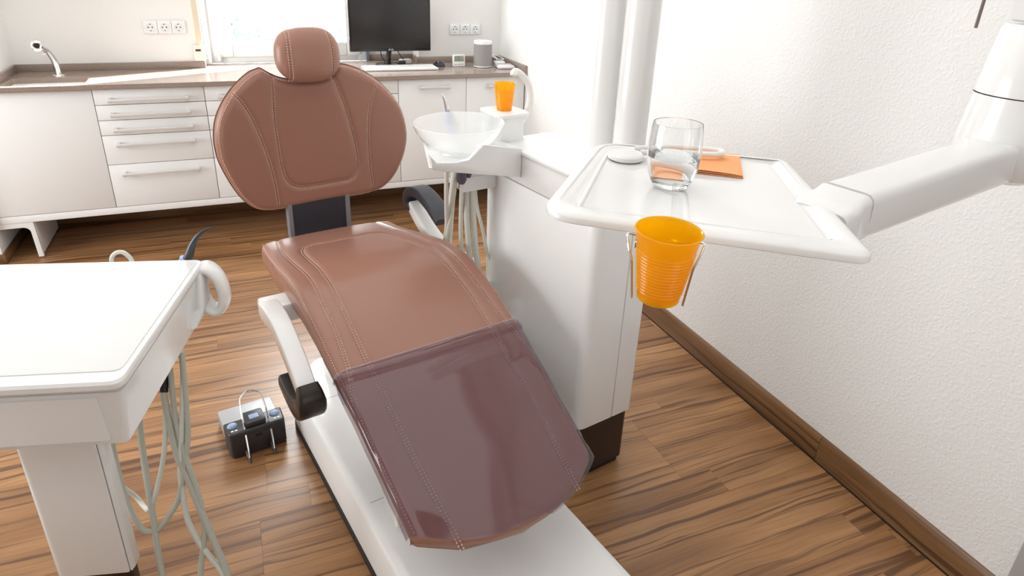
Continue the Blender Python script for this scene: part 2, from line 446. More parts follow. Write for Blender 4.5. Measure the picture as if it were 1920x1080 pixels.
# skirting boards
bb = bpy.data.objects.new('baseboard_right', None); COL.objects.link(bb); bb['kind'] = 'structure'
prof = [(0, 0), (-.016, 0), (-.016, .05), (-.0145, .075), (-.010, .09), (-.004, .098), (0, .098)]
for y0, y1 in ((-2.2, -.58), (.589, 1.19), (1.19, 3.77), (3.77, 4.25)):
    bm = B(); L0 = [bm.verts.new((XW+x, y0+.0006, z)) for x, z in prof]; L1 = [bm.verts.new((XW+x, y1-.0006, z)) for x, z in prof]
    bm.faces.new(L0); bm.faces.new(L1[::-1])
    for i in range(len(prof)): bm.faces.new((L0[i], L1[i], L1[(i+1) % len(prof)], L0[(i+1) % len(prof)]))
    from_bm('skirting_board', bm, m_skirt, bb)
tag(from_bm('shadow_gap_strip', box(B(), XW-.0195, XW-.016, .59, 4.25, 0, .0035), m_black, bb))
bm = B(); box(bm, XLL, XLL+.014, 3.772, 4.25, 0, .055, .003); box(bm, -1.5, XLL+.014, 3.758, 3.772, 0, .055, .003)
struct('baseboard_left', bm, m_skirt)
struct('baseboard_back', box(B(), XLL+.014, XW-.02, YB-.014, YB, 0, .06, .003), m_skirtx)

# door in the right wall beside the camera; only its casing edge shows
dr1 = bpy.data.objects.new('door_1', None); COL.objects.link(dr1); dr1['kind'] = 'structure'
m_door = mat('grey_door_lacquer', srgb(176, 172, 172), .4, var=.02)
for y0, y1 in ((.50, .588), (-.578, -.49)): from_bm('casing', box(B(), XW-.018, XW-.0005, y0, y1, 0, 2.08, .003), m_door, dr1)
from_bm('casing', box(B(), XW-.018, XW-.0005, -.4895, .4995, 1.99, 2.08, .003), m_door, dr1)
leaf = from_bm('leaf', box(B(), XW-.012, XW-.0005, -.487, .497, .006, 1.987, .002), m_door, dr1)
bm = B(); tube(bm, [(XW-.012, .43, 1.03), (XW-.06, .43, 1.03), (XW-.062, .40, 1.03), (XW-.062, .31, 1.03)], .009, 12, smooth=3); from_bm('handle', bm, m_steel, leaf)

# window in its niche
win = bpy.data.objects.new('window_1', None); COL.objects.link(win); win['kind'] = 'structure'
WX0, WX1, WY, WZ0, WZ1 = -.117, .815, 4.37, .897, 2.54
def rect_frame(bm, x0, x1, z0, z1, w, y0, y1, r=.004, wb=None):
    wb = wb or w
    box(bm, x0, x0+w, y0, y1, z0, z1, r); box(bm, x1-w, x1, y0, y1, z0, z1, r)
    box(bm, x0+w+.0002, x1-w-.0002, y0, y1, z0, z0+wb, r); box(bm, x0+w+.0002, x1-w-.0002, y0, y1, z1-w, z1, r)
bm = B(); rect_frame(bm, WX0, WX1, WZ0, WZ1, .062, WY+.012, WY+.09, wb=.05); from_bm('frame', bm, m_sill, win)
bm = B(); rect_frame(bm, WX0+.04, WX1-.045, WZ0+.036, WZ1-.05, .085, WY, WY+.07, .006, wb=.083); sash = from_bm('sash', bm, m_sill, win)
bm = B(); rect_frame(bm, WX0+.117, WX1-.122, WZ0+.112, WZ1-.125, .012, WY+.012, WY+.05, .002); from_bm('glazing_bead', bm, m_sill, sash)
from_bm('glass_pane', box(B(), WX0+.12, WX1-.125, WY+.030, WY+.034, WZ0+.115, WZ1-.13), m_pane, win)
bm = B(); tube(bm, [(-.072, WY-.012, .915), (-.072, WY-.012, .955)], .009, smooth=0); box(bm, -.082, -.062, WY-.006, WY+.02, .922, .934, .002); box(bm, -.079, -.066, WY-.006, WY+.01, .944, .950, .001)
from_bm('hinge', bm, m_handle, win)
from_bm('edge_shade_strip', box(B(), .807, .822, WY-.012, WY+.05, .897, 2.54, .001), m_bluegrey, win)  # added strip painting the shade on the frame's right end, no real seal
from_bm('side_jamb', box(B(), -.15, WX0+.002, WY-.02, WY+.09, .897, 2.54, .002), m_sill, win)
struct('trim_1', box(B(), -.1495, -.1435, 4.252, 4.33, .936, 1.012, .001), m_handle)

# outside the window
g = struct('ground_outside', box(B(), -9, 12, 4.66, 18, -.45, -.35), mat('pale_paving', srgb(190, 186, 176), .8, var=.05))
def hedge(name, cx, cy, w_, d_, h_, n, label, seed):
    rnd = random.Random(seed); bm = B()
    for i in range(n):
        a = rnd.uniform(-1, 1); b_ = rnd.uniform(-1, 1); c_ = rnd.random()
        s = sqrt(max(0, 1-a*a*.6-b_*b_*.3))
        p = Vector((cx+a*w_/2, cy+b_*d_/2, -.35+c_*h_*s))
        r = rnd.uniform(.03, .06)
        q = Matrix.Rotation(rnd.uniform(0, 6.3), 3, Vector((rnd.uniform(-1, 1), rnd.uniform(-1, 1), rnd.uniform(-1, 1))).normalized())
        vs = [bm.verts.new(p+q @ Vector(t)*r) for t in ((-1, 0, 0), (0, -.45, .1), (1, 0, 0), (0, .45, .1))]
        bm.faces.new(vs)
    o = from_bm(name, bm, mat('pale_foliage', srgb(196, 208, 204), .7, var=.12), None, None, (cx, cy, -.35)); o.location = (cx, cy, -.35)
    return tag(o, label, 'shrub')
hedge('garden_shrub', .05, 8.2, 1.4, .7, 1.36, 6500, 'pale green garden shrub outside the window, left of the headrest', 1)
hedge('garden_shrub', 1.50, 8.0, 1.3, .7, 1.30, 6500, 'pale green garden shrub outside the window, right of the headrest', 2)
fn = Group('garden_fence', (.6, 9.4, -.35), 'pale slatted garden fence outside beyond the shrubs', 'fence')
mf = mat('pale_boards', srgb(196, 200, 202), .8, var=.06)
for i in range(9): fn.add('slat', box(B(), -2.4, 3.6, 9.39, 9.42, -.3+.1*i, -.3+.1*i+.075, .004), mf)
for x in (-2.4, -.9, .6, 2.1, 3.6): fn.add('post', box(B(), x-.04, x+.04, 9.42, 9.5, -.35, .62, .005), mf)
hs = Group('neighbour_house', (1, 15, -.35), 'white rendered house wall far outside the window', 'house')
hs.add('wall', box(B(), -6, 9, 15, 15.3, -.35, 5.5), mat('white_render', (.85, .85, .83), .9, var=.03))
hs.add('roof', box(B(), -6.4, 9.4, 14.6, 15.6, 5.5, 5.7, .01), m_grey)

# roller shutter strap left of the window
st = Group('shutter_strap', (-.18, YB, .94), 'cream roller shutter strap with white winder box left of the window', 'strap')
st.add('strap', box(B(), -.181, -.151, YB-.012, YB-.009, 1.0, 2.6, .0005), m_cream)
st.add('winder_box', box(B(), -.203, -.152, YB-.026, YB-.0005, .936, 1.022, .004), mat('cream_box', srgb(232, 228, 214), .4, var=.02))
st.add('strap_slot', box(B(), -.192, -.164, YB-.0275, YB-.024, .990, 1.002, .001), m_slot)
bm = B(); lathe(bm, [(0, .0018), (.003, .0012), (.0035, 0)], (-.178, YB-.026, .957), 12, Matrix.Rotation(pi/2, 4, 'X')); st.add('screw', bm, m_handle)

# sockets
def outlets(xc, zc, label):
    g = Group('power_socket', (xc, YB, zc), label, 'socket')
    for i in (-1, 0, 1):
        x = xc+i*.0705
        pl = g.add('faceplate', box(B(), x-.0345, x+.0345, YB-.011, YB-.0005, zc-.0345, zc+.0345, .004, 3), m_sill)
        bm = B(); T = Matrix.Rotation(pi/2, 4, 'X')
        lathe(bm, [(.0232, 0), (.0226, .0042), (.0212, .0052), (.0198, .0045), (.0192, .0006), (0, .0006)], (x, YB-.0112, zc), 32, T)
        g.add('socket_well', bm, m_white2, pl)
        bm = B()
        for dx in (-.0095, .0095): lathe(bm, [(0, .0012), (.0036, .0012), (.0036, 0)], (x+dx, YB-.0118, zc), 12, T)
        box(bm, x-.004, x+.004, YB-.0150, YB-.0112, zc+.0155, zc+.0188); box(bm, x-.003, x+.003, YB-.0150, YB-.0112, zc-.0188, zc-.0155)
        g.add('contact', bm, m_slot, pl)
outlets(-.332, 1.121, 'white triple power socket on the back wall left of the window')
outlets(1.440, 1.105, 'white triple power socket on the back wall above the clock and speaker')

# ================================================================== KITCHEN RUN
DY = 3.798                                    # plane of the door fronts
CZ0, CZ1 = .872, .895
def plank_handle(g, x0, x1, z, parent):
    bm = B(); yb = DY-.030
    box(bm, x0, x1, yb-.006, yb+.006, z-.007, z+.007, .0025)
    for x in (x0+.010, x1-.010): box(bm, x-.010, x+.010, yb-.004, DY+.001, z-.012, z+.010, .003)
    return g.add('handle', bm, m_handle, parent)
def carcass(g, x0, x1):
    bm = B(); t = .016
    box(bm, x0, x0+t, DY+.020, 4.22, .241, .868); box(bm, x1-t, x1, DY+.020, 4.22, .241, .868)
    box(bm, x0+t, x1-t, DY+.020, 4.22, .241, .257); box(bm, x0+t, x1-t, DY+.020, 4.22, .850, .868); box(bm, x0+t, x1-t, 4.205, 4.22, .257, .850)
    g.add('carcass', bm, m_lacq)
GAP = .0016
def cabinet(x0, x1, fronts, label, cat='cabinet'):
    g = Group('base_cabinet' if cat == 'cabinet' else 'drawer_cabinet', ((x0+x1)/2, 4.0, .241), label, cat)
    carcass(g, x0, x1)
    for kind, z0, z1, hz, h0, h1 in fronts:
        p = g.add(kind, box(B(), x0+GAP, x1-GAP, DY, DY+.019, z0+GAP, z1-GAP, .0012), m_lacq)
        if hz: plank_handle(g, h0, h1, hz, p)
cabinet(-1.210, -.670, [('door', .242, .868, 0, 0, 0)], 'wide white cabinet with plain handleless door under the sink')
dr = lambda a, b: [('drawer', .789, .868, .816, a, b), ('drawer', .710, .789, .741, a, b), ('drawer', .632, .710, .663, a, b), ('drawer', .476, .632, .586, a, b), ('drawer', .242, .476, .427, a, b)]
cabinet(-.670, -.161, dr(-.608, -.237), 'white five drawer cabinet right beside the plain sink cabinet door', 'drawers')
cabinet(-.161, .358, dr(-.098, .273), 'white five drawer cabinet mostly hidden behind the brown backrest', 'drawers')
cabinet(.358, .879, [('drawer', .789, .868, .826, .43, .80), ('door', .242, .789, .735, .43, .80)], 'white cabinet with a top drawer, behind the right edge of the backrest')
cabinet(.879, 1.301, [('door', .242, .868, .822, 1.004, 1.194)], 'white cabinet door with bar handle behind the spittoon bowl')
cabinet(1.301, 1.690, [('door', .242, .868, .818, 1.432, 1.60)], 'rightmost white cabinet door, behind the far orange cup')
g = Group('bottom_panel', (.3, 3.8, .203), 'long white bottom panel under the whole row of cabinets', 'panel')
g.add('panel', box(B(), XLL+.001, 1.695, DY+.002, 4.225, .203, .2405, .002), m_lacq)
# gable leg with curved bracket
g = Group('cabinet_leg', (-1.06, 3.8, 0), 'white board leg with curved bracket under the sink cabinet', 'leg')
pts = [(-1.212, .2025), (-1.212, .176), (-1.105, .176)]
for i in range(9):
    a = i/8*pi/2*.93; pts.append((-1.105+.030*sin(a), .176-.030*(1-cos(a))))
pts += [(-1.070, .006), (-1.047, .006), (-1.052, .1), (-1.056, .2025)]
T = Matrix(((1, 0, 0, 0), (0, 0, 1, 0), (0, 1, 0, 0), (0, 0, 0, 1)))
g.add('bracket', prism(B(), pts, DY+.004, DY+.022, 0, T=T), m_lacq)
g.add('side_board', box(B(), -1.070, -1.052, DY+.022, 4.2, .012, .2025, .001), m_lacq)
for fx, fy in ((-1.061, DY+.036), (-1.061, 4.17)):
    bm = B(); lathe(bm, [(0, 0), (.012, 0), (.012, .012), (0, .012)], (fx, fy, 0), 14); g.add('foot', bm, m_charcoal)
# a second leg at the far right end
g = Group('cabinet_leg', (1.66, 3.8, 0), 'white board leg under the rightmost cabinet, behind the white unit', 'leg')
g.add('side_board', box(B(), 1.655, 1.673, DY+.006, 4.2, .012, .2025, .001), m_lacq)
g.add('foot', box(B(), 1.652, 1.676, DY+.01, DY+.05, 0, .012, .002), m_charcoal)

# worktop with sink
wt = Group('worktop', (.3, 4.0, CZ0), 'long glossy taupe worktop with moulded sink and low splashback', 'worktop')
FY = 3.772
SX0, SX1, SY0, SY1, SD = -1.045, -.700, 3.815, 4.035, .14
bm = B()
def slab(bm, xs, ys, z0, z1, hole):
    V = {}
    def v(i, j, k):
        if (i, j, k) not in V: V[(i, j, k)] = bm.verts.new((xs[i], ys[j], (z0, z1)[k]))
        return V[(i, j, k)]
    cells = [(i, j) for i in range(len(xs)-1) for j in range(len(ys)-1) if (i, j) not in hole]
    for i, j in cells:
        bm.faces.new((v(i, j, 1), v(i+1, j, 1), v(i+1, j+1, 1), v(i, j+1, 1)))
        bm.faces.new((v(i, j, 0), v(i, j+1, 0), v(i+1, j+1, 0), v(i+1, j, 0)))
        for di, dj, a, b_ in ((-1, 0, (i, j+1), (i, j)), (1, 0, (i+1, j), (i+1, j+1)), (0, -1, (i, j), (i+1, j)), (0, 1, (i+1, j+1), (i, j+1))):
            if (i+di, j+dj) not in cells:
                bm.faces.new((v(*a, 1), v(*a, 0), v(*b_, 0), v(*b_, 1)))
slab(bm, [XLL+.001, SX0, SX1, -.1495, 1.124, 1.696], [FY, SY0, SY1, YB-.001, 4.376], CZ0, CZ1, {(1, 1), (0, 3), (1, 3), (2, 3), (4, 3)})
wt.add('slab', bm, m_stone)
# basin: tapered tub with rounded corners
bm = B(); rings = []
for z, ins, rr in ((CZ1-.0005, 0, .02), (CZ1-.06, .008, .03), (CZ1-SD+.02, .016, .035), (CZ1-SD, .036, .03)):
    q = round_poly([(SX0+ins, SY0+ins), (SX1-ins, SY0+ins), (SX1-ins, SY1-ins), (SX0+ins, SY1-ins)], rr, 5)
    rings.append([bm.verts.new((x, y, z)) for x, y in q])
for a, b_ in zip(rings[:-1], rings[1:]):
    for i in range(len(a)): bm.faces.new((a[i], a[(i+1) % len(a)], b_[(i+1) % len(a)], b_[i]))
bm.faces.new(rings[-1])
basin = wt.add('basin', bm, m_stone)
bm = B(); lathe(bm, [(0, .003), (.015, .003), (.03, .004), (.034, 0)], ((SX0+SX1)/2, (SY0+SY1)/2, CZ1-SD), 24); wt.add('drain', bm, m_steel, basin)
for x0, x1, y0, y1 in ((XL+.001, -.1495, YB-.016, YB-.001), (XL+.001, XL+.016, 3.80, YB-.016), (1.124, 1.696, YB-.016, YB-.001), (1.681, 1.696, FY+.004, YB-.016), (.823, 1.124, 4.378, 4.394), (1.109, 1.124, YB-.016, 4.378)):
    wt.add('splashback', box(B(), x0, x1, y0, y1, CZ1, CZ1+.038, .0015), m_stone)

# tap
g = Group('tap', (-.849, 4.075, CZ1), 'curved chrome sink tap with spout pointing into the room', 'tap')
bm = B(); tube(bm, [(-.849, 4.075, CZ1), (-.850, 4.073, .95), (-.855, 4.06, .99), (-.866, 4.03, 1.03), (-.882, 3.99, 1.055)], .013, 16, radii=[.017, .0155, .0145, .0135, .013]); g.add('neck', bm, m_chrome)
bm = B(); lathe(bm, [(.028, 0), (.028, .005), (.02, .009), (.017, .009)], (-.849, 4.075, CZ1), 28); g.add('base_ring', bm, m_chrome)
T = Vector((.08, -.90, .02)).to_track_quat('Z', 'Y').to_matrix().to_4x4()
bm = B(); lathe(bm, [(0, -.04), (.018, -.038), (.024, -.02), (.026, 0), (.026, .018), (.018, .022), (.013, .020)], (-.889, 3.972, 1.063), 28, T); hd = g.add('spout_head', bm, m_chrome)
bm = B(); lathe(bm, [(0, .0195), (.013, .0205), (.0135, .019)], (-.889, 3.972, 1.063), 24, T); g.add('aerator', bm, m_black, hd)
bm = B(); box(bm, -.878, -.862, 3.975, 4.0, 1.018, 1.026, .003); g.add('lever', bm, m_chrome)

# ================================================================== ON THE WORKTOP
g = Group('monitor', (.917, 4.2, CZ1), 'black flat screen computer monitor on a stand by the window', 'monitor')
my = 4.14; z0, z1 = .985, 1.30; x0, x1 = .668, 1.176
bz = g.add('bezel', box(B(), x0, x1, my, my+.03, z0, z1, .004), m_bezel)
g.add('screen', box(B(), x0+.012, x1-.012, my-.0012, my+.002, z0+.022, z1-.014, .0004), m_screen)
g.add('rear_housing', box(B(), x0+.12, x1-.12, my+.028, my+.055, z0+.04, z1-.05, .012), m_bezel)
lx, lz = .921, z0+.0105
bm = B()
tube(bm, [(lx-.011+.0045*cos(a*pi/8), my-.0012, lz+.0045*sin(a*pi/8)) for a in range(16)], .0008, 6, True, 0)
box(bm, lx-.0125, lx-.0112, my-.002, my, lz-.002, lz+.002); box(bm, lx-.0125, lx-.0095, my-.002, my, lz-.0022, lz-.0011)
box(bm, lx-.001, lx+.0005, my-.002, my, lz-.004, lz+.004); box(bm, lx-.001, lx+.004, my-.002, my, lz-.004, lz-.0026)
tube(bm, [(lx+.0095+.004*cos(a), my-.001, lz+.004*sin(a)) for a in [pi/4+i*(1.75*pi-.1)/10 for i in range(11)]], .0007, 6, False, 0)
box(bm, lx+.0095, lx+.0138, my-.0018, my, lz-.0006, lz+.0006)
g.add('logo', bm, m_logo, bz)
bm = B(); tube(bm, [(.918, my+.045, .99), (.914, my+.05, .95), (.912, my+.055, .905)], .015, 16, radii=[.017, .0145, .016]); g.add('neck', bm, m_bezel)
bm = B(); lathe(bm, [(0, .012), (.02, .011), (.075, .006), (.082, 0), (0, 0)], (.912, my+.06, CZ1), 40); g.add('foot', bm, m_bezel)
bm = B(); tube(bm, [(.875, my+.05, 1.02), (.866, my+.052, .985), (.874, my+.07, .945), (.90, my+.10, .91)], .0028, 8); tube(bm, [(.955, my+.05, 1.01), (.985, my+.055, .96), (1.01, my+.06, .925), (1.02, my+.07, .906)], .0028, 8)
g.add('cable', bm, m_black)
g = Group('power_adapter', (1.02, 4.22, CZ1), 'small grey power adapter with plug behind the monitor foot', 'adapter')
T = Matrix.Translation((1.02, 4.215, CZ1)) @ Matrix.Rotation(.25, 4, 'Z')
g.add('brick', rbox(-.03, .045, -.022, .022, 0, .030, r=.006, T=T), mat('pale_adapter', srgb(196, 188, 180), .4, var=.03))
g.add('plug', rbox(-.05, -.005, -.034, -.012, 0, .026, r=.006, T=T), m_charcoal)
bm = B(); tube(bm, [(.985, 4.2, .905), (.955, 4.21, .9), (.965, 4.235, .9), (1.0, 4.243, .9)], .003, 8); g.add('cord', bm, m_charcoal)
# keyboard
g = Group('keyboard', (.93, 4.02, CZ1), 'slim white computer keyboard in front of the monitor', 'keyboard')
T = Matrix.Translation((.945, 4.02, CZ1)) @ Matrix.Rotation(-.03, 4, 'Z')
g.add('case', rbox(-.225, .225, -.075, .075, .001, .014, r=.005, T=T), m_white2)
bm = B()
for r_ in range(6):
    for c_ in range(21):
        if r_ == 5 and 4 <= c_ <= 9: continue
        x = -.21+c_*.0202; y = .062-r_*.0215
        box(bm, x+.001, x+.0185, y-.019, y-.001, .0135, .0165, T=T)
box(bm, -.21+4*.0202, -.21+10*.0202, .062-5*.0215-.019, .062-5*.0215-.001, .0135, .0165, T=T)
g.add('keys', bm, mat('key_white', srgb(232, 233, 230), .5, var=.02), kind='stuff')
# mouse
g = Group('computer_mouse', (1.215, 4.09, CZ1), 'small black computer mouse right of the keyboard', 'mouse')
b = B(); bmesh.ops.create_uvsphere(b, u_segments=24, v_segments=14, radius=1)
for v in b.verts:
    v.co = Vector((v.co.x*.029, v.co.y*.046, max(0, v.co.z)*.033))
bmesh.ops.transform(b, matrix=Matrix.Translation((1.215, 4.09, CZ1)) @ Matrix.Rotation(.5, 4, 'Z'), verts=b.verts); g.add('shell', b, mat('navy_black_plastic', srgb(40, 42, 58), .22, var=.04))
bm = B(); lathe(bm, [(0, -.003), (.006, -.003), (.006, .003), (0, .003)], (1.204, 4.065, CZ1+.028), 16, Matrix.Rotation(pi/2, 4, 'Y')); g.add('wheel', bm, m_grey)
# thermometer clock
g = Group('desk_clock', (1.338, 4.06, CZ1), 'small white digital weather clock on the worktop beside the speaker', 'clock')
T = Matrix.Translation((1.338, 4.05, CZ1)) @ Matrix.Rotation(-.12, 4, 'X')
g.add('case', rbox(-.042, .042, 0, .016, 0, .076, r=.006, T=T), m_white2)
sc = g.add('display', rbox(-.032, .032, -.0012, .003, .032, .067, r=.001, T=T), m_lcd)
bm = B()
def seg7(bm, x, z, s, digs, T):
    S = {'1': 'bc', '2': 'abged', '3': 'abgcd', '4': 'fgbc', '5': 'afgcd', '7': 'abc', '8': 'abcdefg', '0': 'abcdef'}
    for d in digs:
        q = {'a': (0, s, 1), 'g': (0, s*.5, 1), 'd': (0, 0, 1), 'f': (0, s*.5, 0), 'b': (s*.5, s*.5, 0), 'e': (0, 0, 0), 'c': (s*.5, 0, 0)}
        for k in S[d]:
            a, b_, hor = q[k]
            if hor: box(bm, x+a+.0006, x+a+s*.5-.0002, -.0018, -.0010, z+b_-.0005, z+b_+.0005, T=T)
            else: box(bm, x+a-.0002, x+a+.0008, -.0018, -.0010, z+b_+.0005, z+b_+s*.5-.0005, T=T)
        x += s*.8
seg7(bm, -.025, .052, .011, '2185', T); seg7(bm, -.025, .036, .011, '2147', T)
g.add('digits', bm, m_charcoal, sc)
for i in range(3): g.add('button', rbox(-.030+i*.022, -.018+i*.022, -.0015, .002, .013, .017, r=.001, T=T), m_grey)
# speaker
g = Group('speaker', (1.487, 4.02, CZ1), 'grey fabric speaker with white top on the worktop near the corner', 'speaker')
def oval(rx, ry, z, n=44): return [(rx*cos(2*pi*i/n), ry*sin(2*pi*i/n), z) for i in range(n)]
def oval_stack(levels, c):
    bm = B(); rings = [[bm.verts.new(Vector(p)+Vector(c)) for p in oval(rx, ry, z)] for rx, ry, z in levels]
    for a, b_ in zip(rings[:-1], rings[1:]):
        for i in range(len(a)): bm.faces.new((a[i], a[(i+1) % len(a)], b_[(i+1) % len(a)], b_[i]))
    bm.faces.new(rings[0][::-1]); bm.faces.new(rings[-1]); return bm
c = (1.487, 4.02, CZ1)
g.add('grille', oval_stack([(.058, .058, .010), (.058, .058, .145)], c), m_grey)
g.add('base', oval_stack([(.052, .052, 0), (.059, .059, .004), (.059, .059, .010)], c), m_sill)
g.add('top', oval_stack([(.0585, .0585, .145), (.0585, .0585, .158), (.056, .056, .164), (.05, .05, .1655)], c), m_sill)
# white router with cable
g = Group('router', (1.63, 4.0, CZ1), 'flat white router box in the worktop corner by the right wall', 'router')
T = Matrix.Translation((1.615, 3.96, CZ1)) @ Matrix.Rotation(-.12, 4, 'Z')
g.add('case', rbox(-.055, .055, -.06, .06, .001, .02, r=.007, T=T), m_sill)
g.add('upper_case', rbox(-.058, .01, .02, .075, .021, .036, r=.005, T=T), m_sill)
bm = B(); tube(bm, [(1.60, 4.05, .93), (1.59, 4.09, .955), (1.62, 4.12, .95), (1.655, 4.11, .935), (1.65, 4.07, .93), (1.61, 4.08, .935), (1.58, 4.12, .95), (1.62, 4.16, .94), (1.66, 4.17, .91), (1.655, 4.19, .898)], .003, 8)
g.add('cable', bm, m_sill)

# ================================================================== TREATMENT UNIT (tower)
tu = Group('treatment_unit', (1.2, 1.48, 0), 'white dental unit tower with dark plinth between chair and right wall', 'dental unit', frame='unit')
def rpr(x0, x1, y0, y1, r): return round_poly([(x0, y0), (x1, y0), (x1, y1), (x0, y1)], r, 5)
tu.add('plinth', prism(B(), rpr(1.105, 1.305, 1.203, 1.75, .02), .022, .208), m_dark)
tu.add('plinth_foot', prism(B(), rpr(1.112, 1.298, 1.211, 1.742, .016), 0, .022), m_black)
tu.add('housing', prism(B(), round_poly([(1.088, 1.198), (1.228, 1.198), (1.228, 1.765), (1.088, 1.765)], [.034, .002, .01, .02], 6), .210, .905, .003), m_white)
tu.add('side_panel', prism(B(), round_poly([(1.2305, 1.198), (1.312, 1.198), (1.312, 1.765), (1.2305, 1.765)], [.002, .012, .012, .002], 5), .210, .905, .003), m_white)
tu.add('upper_housing', prism(B(), rpr(1.089, 1.318, 1.20, 1.764, .02), .908, .998, .002), m_white)
tu.add('top_cover', prism(B(), round_poly([(1.080, 1.192), (1.335, 1.192), (1.35, 1.66), (1.30, 1.73), (1.085, 1.655)], [.03, .03, .05, .04, .012], 6), .9985, 1.014, .005, 3), m_white)
# cuspidor arm: cradle plate with sloping step
pts = round_poly([(1.075, .938), (1.075, 1.030), (.953, 1.050), (.905, 1.004), (.80, 1.022), (.776, 1.050), (.782, 1.012), (.83, .982)], [.004, .004, .012, .02, .02, .004, .01, .05], 4)
T = Matrix(((1, 0, 0, 0), (0, 0, 1, 0), (0, 1, 0, 0), (0, 0, 0, 1)))
arm_bm = prism(B(), [(1.088, .930), (1.088, .995), (.86, .996), (.80, .998), (.785, .998), (.80, .990), (.84, .981)], 1.577, 1.83, .003, 2, T)
for v in arm_bm.verts:
    if v.co.y > 1.7: v.co.x = 1.088-(1.088-v.co.x)*.66
prism(arm_bm, [(1.088, .930), (1.088, 1.022), (1.04, 1.031), (.953, 1.049), (.903, 1.010), (.86, 1.008), (.80, 1.016), (.779, 1.040), (.785, 1.005), (.80, .992), (.84, .982)], 1.56, 1.576, .003, 2, T)
prism(arm_bm, [(1.088, .990), (1.088, 1.020), (1.062, 1.024), (1.055, .990)], 1.574, 1.665, .002, 2, T)
tu.add('spittoon_arm', arm_bm, m_white)
tu.add('holder_bracket', prism(B(), [(.96, 1.70), (1.087, 1.70), (1.087, 1.80), (.975, 1.80)], .855, .905, .004, 2), m_white)
# cup filler block beside the bowl
bm = B(); prism(bm, round_poly([(1.072, 1.665), (1.178, 1.665), (1.178, 1.80), (1.075, 1.80)], .035, 6), .998, 1.088, 0); prism(bm, round_poly([(1.068, 1.66), (1.195, 1.665), (1.195, 1.80), (1.070, 1.805)], .035, 6), 1.088, 1.100, .003)
tu.add('cup_filler', bm, m_white)
bm = B(); tube(bm, [(1.190, 1.765, 1.01), (1.205, 1.76, 1.03), (1.238, 1.76, 1.075), (1.250, 1.76, 1.125), (1.240, 1.76, 1.170), (1.212, 1.755, 1.200), (1.185, 1.75, 1.216), (1.172, 1.745, 1.214), (1.168, 1.742, 1.205)], .011, 14)
tu.add('filler_spout', bm, m_white2)
for (u, v, r) in ((1.283, 1.31, .0465), (1.262, 1.41, .0405)):
    bm = B(); lathe(bm, [(r, 1.0145), (r, 2.2), (r*.8, 2.22), (0, 2.22)], (u, v, 0), 48); tu.add('pole', bm, m_white)
mat_hose_u = mat('light_grey_hose', srgb(222, 222, 212), .42, var=.03)
# suction hoses under the holder
for pts, r, m in ([((.905, 1.70, .945), (.922, 1.735, .84), (.958, 1.80, .715), (.985, 1.86, .60), (1.02, 1.85, .48), (1.09, 1.72, .37)), .0085, m_hose],
                  [((.944, 1.71, .95), (.948, 1.74, .86), (.970, 1.80, .70), (.995, 1.85, .57), (1.03, 1.82, .46), (1.09, 1.71, .41)), .0130, m_hose],
                  [((.962, 1.705, .888), (.968, 1.72, .80), (.988, 1.755, .67), (1.012, 1.77, .55), (1.05, 1.68, .46), (1.09, 1.68, .44)), .0085, m_hose],
                  [((.955, 1.73, .89), (.957, 1.76, .78), (.965, 1.82, .64), (.985, 1.85, .52), (1.03, 1.81, .43), (1.09, 1.74, .42)), .006, m_hose],
                  [((.985, 1.715, .90), (.985, 1.715, .80), (.990, 1.71, .69), (1.0, 1.70, .58), (1.05, 1.71, .50), (1.09, 1.71, .48)), .0115, m_hosew],
                  [((1.004, 1.72, .87), (1.010, 1.715, .78), (1.018, 1.71, .66), (1.03, 1.70, .55), (1.06, 1.72, .50), (1.09, 1.72, .49)), .0120, m_hose],
                  [((1.030, 1.74, .86), (1.038, 1.735, .78), (1.060, 1.73, .69), (1.075, 1.73, .62), (1.092, 1.73, .58)), .007, m_hose]):
    bm = B(); tube(bm, pts, r*.85, 12); tu.add('suction_hose', bm, mat_hose_u if m is m_hose else m_hosew)
for u, z0_, z1_, r in ((.962, .885, .945, .017), (.986, .90, .945, .012)):
    bm = B(); lathe(bm, [(0, z0_), (r*.6, z0_), (r, z0_+.014), (r, z1_), (0, z1_)], (u, 1.708, 0), 20); tu.add('hose_connector', bm, mat('violet_grey_plastic', srgb(92, 90, 108), .4, var=.04))

# spittoon bowl of frosted glass, tipped slightly
def shell(prof_out, t, c, T=None, n=56):
    inn = [(max(0, r-t), z+(t if i == 0 else 0)) for i, (r, z) in enumerate(prof_out)]
    bm = B(); lathe(bm, prof_out+[(prof_out[-1][0]-t*.5, prof_out[-1][1]+t*.5)]+inn[::-1], c, n, T); return bm
g = Group('spittoon_bowl', (.938, 1.680, .9975), 'frosted glass spittoon bowl on the arm of the white unit', 'bowl', frame='unit')
pr = [(0, 0), (.056, 0), (.062, .003), (.060, .009), (.091, .024), (.114, .046), (.130, .070), (.138, .093)]
pr = [(r*1.0, z) for r, z in pr]
g.add('glass_bowl', shell(pr, .0035, (.938, 1.680, .9975), Matrix.Rotation(-.025, 4, 'Y')), m_bowl)
bm = B(); lathe(bm, [(0, .006), (.012, .0065), (.016, .0045)], (.938, 1.680, .9975), 24); g.add('drain', bm, m_chrome)
# syringe tip
g = Group('air_water_syringe', (.945, 1.82, .93), 'slim syringe with steel tip and pale blue grip behind the glass bowl', 'dental tool', frame='unit')
bm = B(); tube(bm, [(.995, 1.845, 1.01), (.989, 1.845, 1.06), (.981, 1.838, 1.094)], .008, 14, radii=[.009, .0095, .007]); g.add('grip', bm, m_blue)
bm = B(); tube(bm, [(.981, 1.838, 1.094), (.972, 1.833, 1.120), (.960, 1.828, 1.142), (.951, 1.825, 1.147)], .003, 10, radii=[.0065, .005, .003, .0018]); g.add('tip', bm, m_steel)

